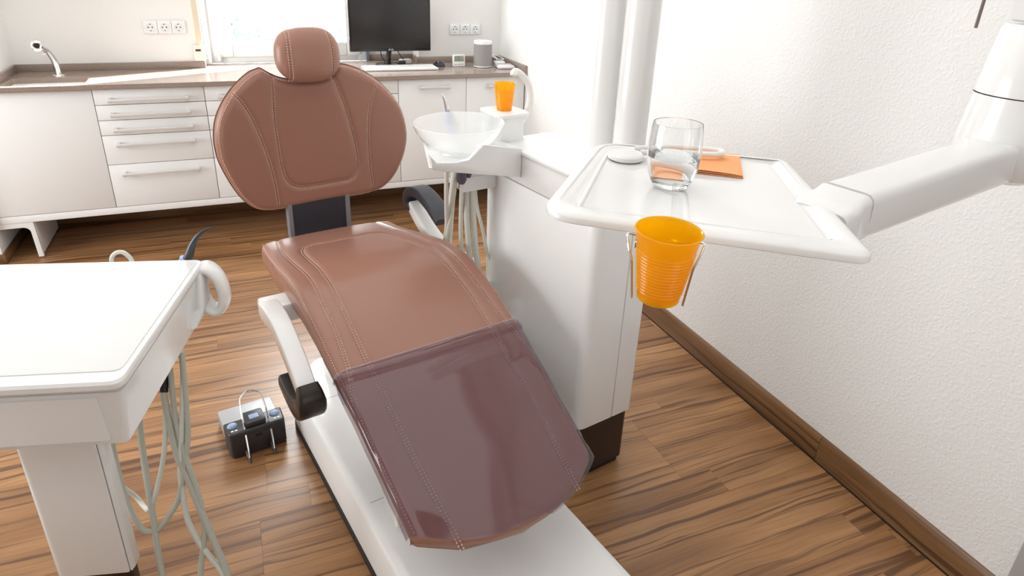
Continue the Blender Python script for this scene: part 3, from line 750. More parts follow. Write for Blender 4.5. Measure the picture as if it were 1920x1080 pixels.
# ------------------------------------------------------------------ orange cups
def cup(u0, z0_, h, rt, rb, label, frame, tilt=None, where=None):
    g = Group('plastic_cup', where, label, 'cup', 'translucent orange rinsing cups', frame)
    prof = [(0, .004), (rb*.85, .004), (rb*.96, 0), (rb, .001)]
    n = 40
    for i in range(n+1):
        t = i/n; r = rb+(rt-rb)*t
        prof.append((r+(.0007 if i % 2 and .10 < t < .75 else 0), .002+(h-.002)*t))
    t_ = .0009
    prof += [(rt+.0016, h+.0002), (rt+.0022, h+.0016), (rt+.0008, h+.0026), (rt-.0006, h+.0012)]
    prof += [(rb+(rt-rb)*t-t_, .002+(h-.002)*t) for t in (1, .75, .5, .25, .03)]+[(0, .0052)]
    bm = B(); lathe(bm, prof, where, 56, tilt); g.add('cup_body', bm, m_cup)
    return g
cup(0, 0, .083, .0335, .0245, 'small translucent orange cup on the cup filler beside the glass bowl', 'unit', None, (1.132, 1.735, 1.1002))
CUPC = Vector((.384, .4935, 1.226))
cup(0, 0, .077, .0325, .0225, 'translucent orange cup hanging in the wire holder at the tray front edge', 'world', Matrix.Rotation(.05, 4, 'X'), CUPC)

# ================================================================== INSTRUMENT TRAY
TZ = 1.28
it = Group('tray_table', (.55, .66, TZ-.02), 'white plastic tray table on swivel arm from the right', 'tray')
FLc, FRc, BRc, BLc = (.305, .640), (.589, .410), (.778, .728), (.535, .903)
outer = round_poly([(.3085, .640), (.594, .411), (.775, .727), (.539, .906)], [.05, .022, .018, .06], 8)
outer2 = outer
inner = round_poly([(.343, .650), (.592, .458), (.752, .728), (.541, .882)], [.05, .012, .012, .05], 8)
bm = B()
def loop(pts, z): return [bm.verts.new((x, y, z)) for x, y in pts]
cen = Vector((.555, .665))
def inset(pts, d):
    out = []
    n = len(pts)
    for i in range(n):
        a = Vector(pts[i-1]); b = Vector(pts[(i+1) % n]); p = Vector(pts[i]); t = (b-a).normalized(); nn = Vector((-t.y, t.x))
        if nn.dot(cen-p) < 0: nn = -nn
        q = p+nn*d; out.append((q.x, q.y))
    return out
lv = [loop(inset(outer, .012), TZ-.0135), loop(inset(outer, .002), TZ-.0128), loop(outer, TZ-.0115), loop(outer, TZ-.0055), loop(inset(outer, .0020), TZ-.0030), loop(inset(outer, .0065), TZ-.0008), loop(inset(outer, .012), TZ), loop(inset(outer, .015), TZ-.0004)]
lv += [loop(inset(inner, -.006), TZ-.0008), loop(inset(inner, .0), TZ-.0024), loop(inset(inner, .005), TZ-.0043), loop(inset(inner, .012), TZ-.0050)]
for a, b in zip(lv[:-1], lv[1:]):
    for i in range(len(a)): bm.faces.new((a[i], a[(i+1) % len(a)], b[(i+1) % len(a)], b[i]))
bm.faces.new(lv[0][::-1]); bm.faces.new(lv[-1])
tray = it.add('tray', bm, m_white, angle=50)
a_, b_ = Vector((.358, .634, TZ-.0050)), Vector((.524, .846, TZ-.0050))
bm = B(); tube(bm, [a_, a_.lerp(b_, .03), a_.lerp(b_, .5), a_.lerp(b_, .97), b_], .004, 12, smooth=2, radii=[.001, .0032, .0032, .0032, .001]); it.add('divider_ridge', bm, m_white, tray)
# arm
AD = Vector((.353, .080, 0)).normalized(); AN = Vector((-AD.y, AD.x, 0))
A0 = Vector((.700, .556, 1.262))
def bar(bm, s0, s1, zc0, zc1, hw0, hw1, ht0, ht1, n=14):
    P = [A0+AD*(s0+(s1-s0)*i/n)+Vector((0, 0, zc0+(zc1-zc0)*i/n)) for i in range(n+1)]
    return ribbon(bm, P, AN, [hw0+(hw1-hw0)*i/n for i in range(n+1)], [ht0+(ht1-ht0)*i/n for i in range(n+1)], .012)
it.add('arm', bar(B(), .010, .60, 0.002, .006, .036, .040, .031, .034), m_white)
bm = B(); P = [A0+AD*s+Vector((0, 0, z)) for s, z in ((-.046, -.006), (-.036, -.004), (-.022, -.004), (-.008, -.001), (.0085, .002))]
ribbon(bm, P, AN, [.036, .041, .040, .036, .036], [.022, .028, .029, .029, .031], .010); it.add('arm_joint', bm, m_white)
SA = Vector((1.216, .674, 0))
bm = B(); lathe(bm, [(0, 1.225), (.045, 1.226), (.072, 1.238), (.080, 1.262), (.080, 1.295), (.0755, 1.34), (.0725, 1.3695)], SA, 48); it.add('arm_elbow', bm, m_white)
bm = B(); lathe(bm, [(.0715, 1.371), (.0725, 1.3715), (.062, 1.475), (.0575, 1.482), (.0, 1.484)], SA, 48); it.add('arm_sleeve', bm, m_white)
bm = B(); box(bm, SA.x-.047, SA.x+.045, SA.y-.035, SA.y+.04, 1.486, 1.80, .008, 2); it.add('upper_post', bm, m_white2)
top_p = wor(1.288, 1.31, 2.0)
Pm = [Vector((SA.x, SA.y, 1.83)), Vector((SA.x-.02, SA.y+.1, 1.84)), Vector((top_p.x+.06, top_p.y-.15, 1.9)), Vector((top_p.x, top_p.y, 1.91))]
bm = B(); tube(bm, Pm, .035, 20, smooth=8); it.add('upper_arm', bm, m_white)
bm = B(); tube(bm, [(1.196, .775, 1.468), (1.196, .775, 1.80), (SA.x-.02, SA.y+.1, 1.83)], .0028, 8, smooth=0); it.add('slim_rod', bm, mat('brown_grey_rod', srgb(120, 104, 100), .4, metal=.3, var=.03))

# ------------------------------------------------------------------ on the tray
TF = TZ-.0050
gc = Vector((.521, .677, TF+.0006))
g = Group('water_glass', gc, 'clear drinking glass half filled with water on the white tray', 'glass')
po = [(0, 0), (.017, 0), (.0215, .0015), (.0265, .008), (.0312, .019), (.0342, .032), (.0352, .045), (.0348, .058), (.0336, .072), (.0320, .0855)]
pi_ = [(.0311, .0862), (.0327, .072), (.0339, .058), (.0343, .045), (.0333, .032), (.0303, .0205), (.025, .0125), (.017, .0095), (0, .009)]
bm = B(); lathe(bm, po+[(.0318, .0866)]+pi_, gc, 56); gl = g.add('tumbler', bm, m_glass, angle=60)
pw = [(0, .0088), (.017, .0093), (.0252, .0123), (.0305, .0203), (.0335, .032), (.03448, .043), (.0341, .0432), (0, .0430)]
bm = B(); lathe(bm, pw, gc, 56); g.add('water', bm, m_water, gl, angle=60)
# folded napkin
g = Group('paper_napkin', (.62, .73, TF), 'folded ribbed orange paper napkin on the tray behind the glass', 'napkin')
p00, p10, p11, p01 = Vector((.645, .676, 0)), Vector((.560, .742, 0)), Vector((.613, .838, 0)), Vector((.718, .769, 0))
def sheet(z, lift, n=46, k=14, e=0.0):
    bm = B(); top = []; bot = []
    for i in range(n+1):
        rt, rb_ = [], []
        for j in range(k+1):
            s, t = i/n, j/k
            p = (p00*(1-s)+p10*s)*(1-t)+(p01*(1-s)+p11*s)*t
            p = p+(Vector((.645, .74, 0))-p)*e
            zz = z+lift*(1-t)**2*sin(pi*s)**.8+(.0007 if i % 2 else 0)
            rt.append(bm.verts.new((p.x, p.y, TF+zz+.0007))); rb_.append(bm.verts.new((p.x, p.y, TF+zz)))
        top.append(rt); bot.append(rb_)
    for i in range(n):
        for j in range(k):
            bm.faces.new((top[i][j], top[i+1][j], top[i+1][j+1], top[i][j+1])); bm.faces.new((bot[i][j], bot[i][j+1], bot[i+1][j+1], bot[i+1][j]))
    for i in range(n):
        bm.faces.new((top[i][0], bot[i][0], bot[i+1][0], top[i+1][0])); bm.faces.new((top[i][k], top[i+1][k], bot[i+1][k], bot[i][k]))
    for j in range(k):
        bm.faces.new((top[0][j], top[0][j+1], bot[0][j+1], bot[0][j])); bm.faces.new((top[n][j], bot[n][j], bot[n][j+1], top[n][j+1]))
    return bm
for i, (z, l) in enumerate(((.0006, 0), (.0020, .0012), (.0034, .0022))): g.add('fold', sheet(z, l, e=.01*i), m_orange)
# white hand mirror with loop handle
g = Group('hand_mirror', (.60, .79, TF), 'white plastic hand mirror with looped handle lying over the orange napkin', 'mirror')
mc = Vector((.532, .806, TF+.0058)); hz = TF+.0105
bm = B(); lathe(bm, [(0, -.0050), (.024, -.0050), (.0275, -.0025), (.0275, .0025), (.024, .0050), (0, .0050)], mc, 40); g.add('mirror_head', bm, m_white)
hp = [(.556, .804), (.585, .790), (.625, .770), (.655, .755), (.672, .757), (.678, .768), (.668, .780), (.645, .795), (.61, .812), (.575, .823), (.553, .821)]
bm = B(); tube(bm, [(x, y, hz+(.0025 if .6 < x else 0)) for x, y in hp], .0042, 12); g.add('loop_handle', bm, m_white)

# wire cup holder on the tray edge
g = Group('cup_holder', (.384, .53, 1.25), 'bent steel wire holder clipped to the tray front edge, holding a cup', 'holder')
def around(ang, r, z): return Vector((CUPC.x+r*cos(ang), CUPC.y+r*sin(ang), z))
toc = math.atan2(-CUPC.y, -CUPC.x)            # direction from cup to the room side
rim = 1.226+.077
for s in (1, -1):
    pts = [around(toc+s*2.45, .030, rim-.022), around(toc+s*2.05, .0365, rim-.016), around(toc+s*1.70, .0385, rim-.011), around(toc+s*1.42, .0378, rim-.013), around(toc+s*1.18, .0368, rim-.021), around(toc+s*1.10, .0345, rim-.030), around(toc+s*1.10, .0325, rim-.045), around(toc+s*1.10, .0290, rim-.075)]
    bm = B(); tube(bm, pts, .0013, 10, smooth=8); g.add('wire', bm, m_steel)
e0 = Vector((.400, .545, 0))
bm = B(); box(bm, -.012, .012, -.002, .010, TZ-.024, TZ-.016, .001, 1, Matrix.Translation((.400, .549, 0)) @ Matrix.Rotation(-.68, 4, 'Z'))
tube(bm, [around(toc+2.45, .030, rim-.022), around(toc+pi, .037, rim-.024), around(toc-2.45, .030, rim-.022)], .0013, 8)
g.add('clip', bm, m_steel)

# ================================================================== DENTAL CHAIR
UC = .67
ch = Group('dental_chair', (UC, 1.55, 0), 'brown leather dental treatment chair with white base', 'chair', frame='unit')
ox = lambda x: UC+x
# ---- base
base_out = round_poly([(ox(-.248), .55), (ox(.252), .55), (ox(.252), 1.93), (ox(.13), 2.07), (ox(-.13), 2.07), (ox(-.25), 1.93)], [.04, .04, .08, .09, .09, .08], 6)
def scaled(pts, d): 
    c = Vector((UC, 1.3)); out = []; n = len(pts)
    for i in range(n):
        a = Vector(pts[i-1]); b = Vector(pts[(i+1) % n]); t = (b-a).normalized(); nn = Vector((-t.y, t.x)); p = Vector(pts[i])
        if nn.dot(c-p) < 0: nn = -nn
        q = p+nn*d; out.append((q.x, q.y))
    return out
bm = B()
lv = []
for d, z in ((.002, .0255), (.0, .028), (.004, .150), (.010, .162), (.020, .168), (.036, .1700)):
    lv.append([bm.verts.new((x, y, z)) for x, y in scaled(base_out, d)])
for a, b in zip(lv[:-1], lv[1:]):
    for i in range(len(a)): bm.faces.new((a[i], a[(i+1) % len(a)], b[(i+1) % len(a)], b[i]))
bm.faces.new(lv[0][::-1]); bm.faces.new(lv[-1])
base = ch.add('base', bm, m_white, angle=30)
ch.add('base_rubber', prism(B(), scaled(base_out, -.004), 0, .025, .003), m_black, base)
for v in (1.30, 1.80): ch.add('seam', box(B(), ox(-.215), ox(.215), v-.0008, v+.0008, .1698, .1704), m_grey, base)
bm = B(); prism(bm, rpr(ox(-.13), ox(.13), 1.42, 1.98, .05), .17, .40, .01); ch.add('lift_column', bm, m_white)
bm = B(); T = Matrix(((0, 0, 1, 0), (1, 0, 0, 0), (0, 1, 0, 0), (0, 0, 0, 1)))
prism(bm, round_poly([(1.10, .36), (1.18, .30), (1.9, .42), (1.95, .56), (1.7, .60), (1.5, .575)], .04, 4), ox(-.19), ox(.19), .012, 2, T); ch.add('seat_frame', bm, m_white)
bm = B(); prism(bm, round_poly([(1.12, .40), (1.16, .19), (1.22, .19), (1.36, .44)], [.02, .02, .02, .03], 4), ox(-.20), ox(-.165), .006, 2, T); ch.add('leg_rest_link', bm, m_white)

# ---- seat cushion, swept along its side profile
PV = [(2.205, .592), (2.19, .606), (2.12, .616), (2.05, .626), (1.95, .646), (1.83, .670), (1.74, .686), (1.66, .691), (1.60, .686), (1.54, .670), (1.45, .641), (1.35, .598), (1.24, .550), (1.12, .491), (1.02, .443), (.92, .392), (.868, .366)]
prof = [Vector((0, v, z)) for v, z in spline([(0, v, z) for v, z in PV], 12) and [(p.y, p.z) for p in spline([(0, v, z) for v, z in PV], 12)]]
dcum = [0]
for a, b in zip(prof[:-1], prof[1:]): dcum.append(dcum[-1]+(b-a).length)
LT = dcum[-1]
def pat(d):
    d = max(0, min(LT, d)); lo, hi = 0, len(dcum)-2
    while lo < hi:
        mid = (lo+hi+1)//2
        if dcum[mid] <= d: lo = mid
        else: hi = mid-1
    t = (d-dcum[lo])/(dcum[lo+1]-dcum[lo]); p = prof[lo].lerp(prof[lo+1], t)
    a, b = max(0, lo-2), min(len(prof)-1, lo+3)
    tg = (prof[b]-prof[a]).normalized(); nn = Vector((0, -tg.z, tg.y))
    if nn.z < 0: nn = -nn
    return p, tg, nn
def interp(x, tab):
    for (a, fa), (b, fb) in zip(tab[:-1], tab[1:]):
        if a >= x >= b: return fa+(fb-fa)*(a-x)/(a-b)
    return tab[0][1] if x > tab[0][0] else tab[-1][1]
WT = [(2.21, .240), (2.12, .247), (2.04, .252), (1.9, .266), (1.75, .272), (1.6, .275), (1.4, .273), (1.3, .268), (1.2, .262), (1.02, .254), (.92, .249), (.86, .246)]
def d_of_v(v):
    best = min(range(len(prof)), key=lambda i: abs(prof[i].y-v)); return dcum[best]
def drange(q):
    aq = abs(q)
    s0 = .006+.03*max(0, (aq-.72)/.28)**2
    s1 = LT-.082*aq**2.3
    return s0, s1
# seams in (u, v)
seam_in = [(.134, 2.030), (.150, 1.985), (.159, 1.914), (.169, 1.752), (.175, 1.643), (.179, 1.536), (.182, 1.451), (.182, 1.354), (.181, 1.299), (.178, 1.142), (.171, 1.018), (.164, .92), (.162, .885)]
seam_out = [(.176, 2.205), (.190, 2.13), (.205, 2.0), (.211, 1.88), (.214, 1.767), (.216, 1.657), (.222, 1.57), (.224, 1.474), (.228, 1.402), (.234, 1.34), (.255, 1.25)]
edge_s = [(.232, 2.19), (.240, 2.12), (.247, 2.04), (.258, 1.9), (.264, 1.75), (.267, 1.6), (.265, 1.4), (.260, 1.3), (.254, 1.2), (.246, 1.02), (.242, .95)]
def sm(l, n=8): return [(p.x, p.y) for p in spline([(a, b, 0) for a, b in l], n)]
inl = sm([(-a, b) for a, b in reversed(seam_in)]); inr = sm(seam_in)
inner_loop = inl+sm([(-.134, 2.030), (-.10, 2.040), (0, 2.033), (.10, 2.040), (.134, 2.030)])[1:-1]+inr
outL, outR = sm([(-a, b) for a, b in seam_out]), sm(seam_out)
edL, edR = sm([(-a, b) for a, b in edge_s]), sm(edge_s)
def todist(L): return [(u, d_of_v(v)) for u, v in L]
SE = [(todist(inner_loop), .0062, .0085), (todist(outL), .0052, .0075), (todist(outR), .0052, .0075), (todist(edL), .0016, .003), (todist(edR), .0016, .003)]
def bbox(L): return min(a for a, _ in L)-.03, max(a for a, _ in L)+.03, min(b for _, b in L)-.03, max(b for _, b in L)+.03
SEB = [bbox(L) for L, _, _ in SE]
def groove(u, d):
    h = 0
    for (L, g_, w_), (a, b, c, e) in zip(SE, SEB):
        if a < u < b and c < d < e:
            x = seg_dist(u, d, L)
            if x < w_*3: h -= g_*exp(-(x/w_)**2)
    return h
def in_inner(u, v): return abs(u) < interp(v, [(b, a) for a, b in seam_in]) and v < 2.03
RE = .022
def top_offset(u, d, w_):
    x = abs(u); h = 0
    if x > w_-RE: h -= RE*(1-sqrt(max(0, 1-((x-(w_-RE))/RE)**2)))
    h += .006*(1-(x/w_)**2)-.006
    return h+groove(u, d)
def seat_pt(u, d, extra=0, flat=False):
    p, tg, nn = pat(d); w_ = interp(p.y, WT)
    h = top_offset(u, d, w_) if not flat else -0.0
    return Vector((ox(u), p.y, p.z))+nn*(h+extra), nn
NS, NQ = 250, 116
bm = B(); rings = []
for i in range(NS+1):
    t = i/NS; ring = []
    qs = [-1+2*j/NQ for j in range(NQ+1)]
    # end rounding
    for j, q in enumerate(qs):
        s0, s1 = drange(q)
        d = s0+(s1-s0)*t
        p, tg, nn = pat(d); w_ = interp(p.y, WT)
        u = sin(q*pi/2*.0+0)*0 + w_*(q if abs(q) < .9 else math.copysign(.9+(abs(q)-.9)*1.0, q))
        e = min(d-s0, s1-d); RE2 = .02
        h = top_offset(u, d, w_)
        if e < RE2: h -= RE2*(1-sqrt(max(0, 1-((RE2-e)/RE2)**2)))
        ring.append(bm.verts.new(Vector((ox(u), p.y, p.z))+nn*h))
    # sides and underside
    th = interp(pat(drange(1)[0]+(drange(1)[1]-drange(1)[0])*t)[0].y, [(2.2, .085), (1.9, .105), (1.65, .11), (1.45, .075), (1.2, .055), (.85, .045)])
    for q, f in ((1.0, .45), (.985, .8), (.95, 1.0), (.6, 1.0), (0, 1.0), (-.6, 1.0), (-.95, 1.0), (-.985, .8), (-1.0, .45)):
        s0, s1 = drange(q); d = s0+(s1-s0)*t; p, tg, nn = pat(d); w_ = interp(p.y, WT)
        ring.append(bm.verts.new(Vector((ox(w_*q), p.y, p.z))+nn*(-.02-(th-.02)*f)))
    rings.append(ring)
for a, b in zip(rings[:-1], rings[1:]):
    for i in range(len(a)): bm.faces.new((a[i], a[(i+1) % len(a)], b[(i+1) % len(a)], b[i]))
for ring, rv in ((rings[0], True), (rings[-1], False)):
    # close the ends strip-wise between the top row and the underside
    top = ring[:NQ+1]; und = ring[NQ+1:][::-1]
    m_ = len(und)
    k = 0
    for j in range(NQ):
        kk = min(m_-1, int((j+1)/NQ*(m_-1)+.5))
        if kk > k:
            bm.faces.new((top[j], top[j+1], und[kk], und[k])); k = kk
        else: bm.faces.new((top[j], top[j+1], und[k]))
seat = ch.add('seat_cushion', bm, m_leather, angle=70)
def seat_path(L, shift):
    """points on the cushion beside a seam, moved sideways by shift"""
    P, Nn = [], []
    for i in range(len(L)):
        a = Vector(L[max(0, i-1)]); b = Vector(L[min(len(L)-1, i+1)]); t = (b-a); t = t.normalized() if t.length > 1e-9 else Vector((0, 1)); nn = Vector((-t.y, t.x))
        q = Vector(L[i])+nn*shift
        p, n3 = seat_pt(q.x, q.y); P.append(p); Nn.append(n3)
    return P, Nn
bm = B()
for L, sh in ((todist(inner_loop), (-.0042, .0042)), (todist(outL), (-.004, .004)), (todist(outR), (-.004, .004)), (todist(edL), (0,)), (todist(edR), (0,))):
    # even out the steps before laying the thread
    ev = [L[0]]
    for p in L[1:]:
        if (Vector(p)-Vector(ev[-1])).length > .006: ev.append(p)
    for s in sh:
        P, Nn = seat_path(ev, s); stitches(bm, P, Nn)
ch.add('seam_stitching', bm, m_thread, seat, angle=None, kind='stuff', label='pale pink double stitching')

# ---- backrest
OUT = [(-.166, 1.192), (-.134, 1.171), (-.105, 1.157), (-.065, 1.148), (-.02, 1.145), (.025, 1.146), (.062, 1.160), (.095, 1.190), (.14, 1.182), (.188, 1.160), (.236, 1.128), (.281, 1.083), (.32, 1.031), (.341, .972), (.350, .913), (.344, .855), (.325, .797), (.292, .740), (.245, .703), (.178, .690), (.081, .689), (-.012, .687), (-.095, .684), (-.159, .684), (-.214, .697), (-.250, .729), (-.278, .774), (-.303, .833), (-.322, .894), (-.328, .952), (-.324, 1.001), (-.313, 1.043), (-.292, 1.084), (-.263, 1.124), (-.231, 1.156), (-.199, 1.180)]
SOL = [(-.263, 1.124), (-.237, 1.09), (-.212, 1.039), (-.191, .975), (-.171, .897), (-.157, .822), (-.149, .739), (-.147, .690)]
SOR = [(.233, 1.128), (.211, 1.088), (.198, 1.024), (.193, .944), (.195, .848), (.202, .767), (.211, .697)]
SIN = [(-.132, 1.168), (-.135, 1.093), (-.136, 1.009), (-.131, .915), (-.123, .836), (-.106, .789), (-.073, .765), (-.009, .760), (.083, .763), (.124, .770), (.146, .796), (.151, .847), (.139, .919), (.117, 1.013), (.095, 1.086), (.068, 1.158)]
BC = Vector((.008, .915))
o2 = sm(OUT+[OUT[0]], 7)[:-1]
def plane_v(z): return 2.245+(2.195-2.245)*(z-.685)/(1.19-.685)
bs = [(sm(SOL), .0065, .0085), (sm(SOR), .0065, .0085), (sm(SIN), .0075, .0085)]
bsb = [bbox(L) for L, _, _ in bs]
def poly_in(x, z, L):
    c = False; j = len(L)-1
    for i in range(len(L)):
        if (L[i][1] > z) != (L[j][1] > z) and x < (L[j][0]-L[i][0])*(z-L[i][1])/(L[j][1]-L[i][1])+L[i][0]: c = not c
        j = i
    return c
def back_h(x, z, edge):
    """how far the cushion face stands towards the sitter"""
    R = .03; h = 0
    if edge < R: h -= R*(1-sqrt(max(0, 1-((R-edge)/R)**2)))
    h += .018*(abs(x)/.34)**2          # gently dished
    for (L, g_, w_), (a, b, c, e) in zip(bs, bsb):
        if a < x < b and c < z < e:
            dd = seg_dist(x, z, L)
            if dd < w_*3: h -= g_*exp(-(dd/w_)**2)
    return h
cl = o2+[o2[0]]
def back_pt(x, z, edge=None, extra=0):
    if edge is None: edge = seg_dist(x, z, cl)
    return Vector((ox(x), plane_v(z)-back_h(x, z, edge)-extra+.012, z))
bm = B(); rings = []; NR = 62
for i in range(NR+1):
    s = (i/NR); s = 1-(1-s)**1.35 if i else 0
    ring = []
    for x, z in o2:
        px, pz = BC.x+(x-BC.x)*s, BC.y+(z-BC.y)*s
        ed = seg_dist(px, pz, cl) if s > .55 else .1
        ring.append((px, pz, ed))
    rings.append(ring)
vr = [[bm.verts.new(back_pt(*rings[0][0]))]]
for ring in rings[1:]: vr.append([bm.verts.new(back_pt(*q)) for q in ring])
n = len(o2)
for i in range(n): bm.faces.new((vr[0][0], vr[1][i], vr[1][(i+1) % n]))
for a, b in zip(vr[1:-1], vr[2:]):
    for i in range(n): bm.faces.new((a[i], b[i], b[(i+1) % n], a[(i+1) % n]))
prev = vr[-1]
for s, dv in ((1.0, .042), (.985, .058), (.93, .068), (.5, .072)):
    cur = [bm.verts.new((ox(BC.x+(x-BC.x)*s), plane_v(z)+dv, BC.y+(z-BC.y)*s)) for x, z in o2]
    for i in range(n): bm.faces.new((prev[i], cur[i], cur[(i+1) % n], prev[(i+1) % n]))
    prev = cur
bm.faces.new(prev)
back = ch.add('backrest_cushion', bm, m_leather, angle=70)
bm = B()
def back_path(L, sh):
    P, Nn = [], []
    for i in range(len(L)):
        a = Vector(L[max(0, i-1)]); b = Vector(L[min(len(L)-1, i+1)]); t = (b-a); t = t.normalized() if t.length > 1e-9 else Vector((0, 1)); q = Vector(L[i])+Vector((-t.y, t.x))*sh
        P.append(back_pt(q.x, q.y)); Nn.append(Vector((0, -1, -.05)))
    return P, Nn
for L in (sm(SOL)[1:-2], sm(SOR)[1:-2], sm(SIN)[1:-1]):
    for sh in (-.0044, .0044): stitches(bm, *back_path(L, sh))
ins = [(BC.x+(x-BC.x)*.972, BC.y+(z-BC.y)*.972) for x, z in o2]
stitches(bm, *back_path(ins+[ins[0]], 0))
ch.add('seam_stitching', bm, m_thread, back, angle=None, kind='stuff', label='pale pink double stitching')
bm = B(); tube(bm, [(ox(x), plane_v(z)+.038, z) for x, z in o2[::2]], .0035, 8, True, 2); ch.add('piping', bm, m_leather_seam, back)
bm = B(); box(bm, ox(-.105), ox(.105), 2.262, 2.285, .50, .82, .008); sp = ch.add('backrest_support', bm, m_pad)
for s in (-1, 1): ch.add('support_edge', rbox(ox(s*.108)-.009, ox(s*.108)+.009, 2.256, 2.292, .50, .82, r=.005), mat('grey_edge', srgb(128, 128, 134), .4, var=.03), sp)
# ---- headrest
hx, hv, hzc = -.014, 2.206, 1.232
def head_pt(a, b):
    # superellipsoid: a along width, b around
    def sg(c, e): return math.copysign(abs(c)**e, c)
    x = .106*sg(cos(b), .80)*sg(sin(a), .78); z = .089*sg(sin(b), .80); y = -.056*sg(cos(b), .80)*sg(cos(a), .78)
    return Vector((x, y, z))
def head_w(P):
    x, y, z = P
    y = y*(1+.0*z)+z*.10
    x = x*(1-.02*z/.1)
    return Vector((ox(hx+x), hv+y, hzc+z))
bm = B(); NA, NB = 96, 60; rings = []
for j in range(1, NB):
    b = -pi/2+pi*j/NB; ring = []
    for i in range(NA):
        a = -pi+2*pi*i/NA; P = head_pt(a, b)
        f = P.y < 0
        if f:
            for sx in (-1, 1):
                xs = sx*(.070-.018*((P.z+.094)/.188-.5)**2*4*.4)
                dd = abs(P.x-xs)
                if dd < .02: P.y += .0045*exp(-(dd/.006)**2)
        ring.append(bm.verts.new(head_w(P)))
    rings.append(ring)
for a, b in zip(rings[:-1], rings[1:]):
    for i in range(NA): bm.faces.new((a[i], a[(i+1) % NA], b[(i+1) % NA], b[i]))
bm.faces.new(rings[0][::-1]); bm.faces.new(rings[-1])
head = ch.add('headrest', bm, m_leather, angle=80)
def head_front(x, z):
    # solve the front surface depth at x, z
    lo = abs(z/.089)**(1/.80); lo = min(.9999, lo); cb = sqrt(1-lo*lo)**.80
    sa = min(.9999, abs(x)/(.106*cb))**(1/.78); ca = sqrt(1-sa*sa)**.78
    return -.056*cb*ca
bm = B()
for sx in (-1, 1):
    for dx in (-.005, .005):
        P = []
        for i in range(41):
            z = -.083+.166*i/40; x = sx*(.070-.018*((z+.094)/.188-.5)**2*4*.4)+dx
            y = head_front(x, z); P.append(head_w((x, y+.0012, z)))
        stitches(bm, P, [Vector((sx*.3, -1, 0))]*len(P))
ch.add('seam_stitching', bm, m_thread, head, angle=None, kind='stuff', label='pale pink stitching')
bm = B(); box(bm, ox(-.03), ox(.03), 2.255, 2.275, 1.0, 1.25, .006); ch.add('headrest_bar', bm, m_pad)

# ---- armrests: bar from the pivot to the pad; the left one is swung down and forward
def arm_pts(L, ang, flip):
    c, s = cos(ang), sin(ang); return [(c*a-s*b, s*a+c*b) for a, b in L]
PIV = (1.745, .585)
BARP = [(0, 0), (.07, -.012), (.15, -.016), (.24, .002), (.33, .035), (.40, .070), (.435, .092)]
PADP = [(.425, .070), (.450, .100), (.448, .130), (.418, .158), (.365, .172), (.30, .166), (.22, .142), (.155, .112)]
PADL = [(.43, .055), (.455, .085), (.452, .12), (.42, .150), (.36, .165), (.29, .160), (.235, .150)]
for side, ang, mp, ks in ((1, 0, m_pad, .90), (-1, math.radians(181), m_padb, .8)):
    u = ox(side*.325)
    bp = [(0, PIV[0]+a, PIV[1]+b) for a, b in arm_pts([(a*ks, b*ks) for a, b in BARP], ang, 0)]; pp = [(0, PIV[0]+a, PIV[1]+b) for a, b in arm_pts([(a*ks, b*ks) for a, b in (PADP if side == 1 else PADL)], ang, 0)]
    bar_ = [Vector((u, p.y, p.z)) for p in spline(bp, 6)]
    nb = len(bar_)
    bm = B(); ribbon(bm, bar_, (1, 0, 0), [.027-.003*i/nb for i in range(nb)], [.027-.006*i/nb for i in range(nb)], .006); ar = ch.add('armrest', bm, m_white)
    pad_ = [Vector((u, p.y, p.z)) for p in spline(pp, 6)]
    npd = len(pad_)
    bm = B(); ribbon(bm, pad_, (1, 0, 0), [.026+.010*min(1, i/8) for i in range(npd)], [(.014 if side == 1 else .022)+.004*sin(pi*i/npd) for i in range(npd)], .010); ch.add('arm_pad', bm, mp, ar)
    x0, x1 = sorted((ox(side*.20), ox(side*.349)))
    ch.add('arm_bracket', rbox(x0, x1, PIV[0]-.045, PIV[0]+.04, PIV[1]-.034, PIV[1]+.026, r=.010), m_white, ar)

# clear plastic foot cover over the lower end of the cushion
fc = B(); rows = []
d0, d1 = d_of_v(1.333), LT
nr, nc = 110, 66
rnd = random.Random(3)
for i in range(nr+1):
    t = i/nr; row = []
    for j in range(nc+1):
        q = -1.09+2.18*j/nc
        aq = abs(q)
        dend = LT+.006-.085*min(1, aq)**2.3
        if q < .25: dend -= .013*min(1, (.25-q)/.05)
        d = d0+(dend-d0)*t
        p, tg, nn = pat(min(d, LT)); w_ = interp(p.y, WT)+.004
        ex = max(0, d-LT)
        u = w_*max(-1, min(1, q)); h = .0035
        if aq > .90: h -= .016*((min(aq, 1)-.90)/.10)**2
        if aq > 1: h -= (aq-1)*w_*1.35; u = math.copysign(w_+.001, q)
        h += .0012*sin(7*t*pi+q*5)*max(0, (aq-.55))/.45+.0005*sin(9*t+4*q)
        if t < .08: h += .0095*sin(pi*t/.08)+.0012
        row.append(fc.verts.new(Vector((ox(u), p.y, p.z))+nn*h+tg*ex))
    rows.append(row)
for a, b in zip(rows[:-1], rows[1:]):
    for j in range(nc): fc.faces.new((a[j], a[j+1], b[j+1], b[j]))
ft = Group('foot_cover', (UC, 1.1, .3), 'clear plastic protective cover over the foot end of the brown chair', 'cover', frame='unit')
fm = ft.add('film', fc, m_film, angle=70)
if sum(p.normal.z for p in fm.data.polygons) < 0: fm.data.flip_normals()
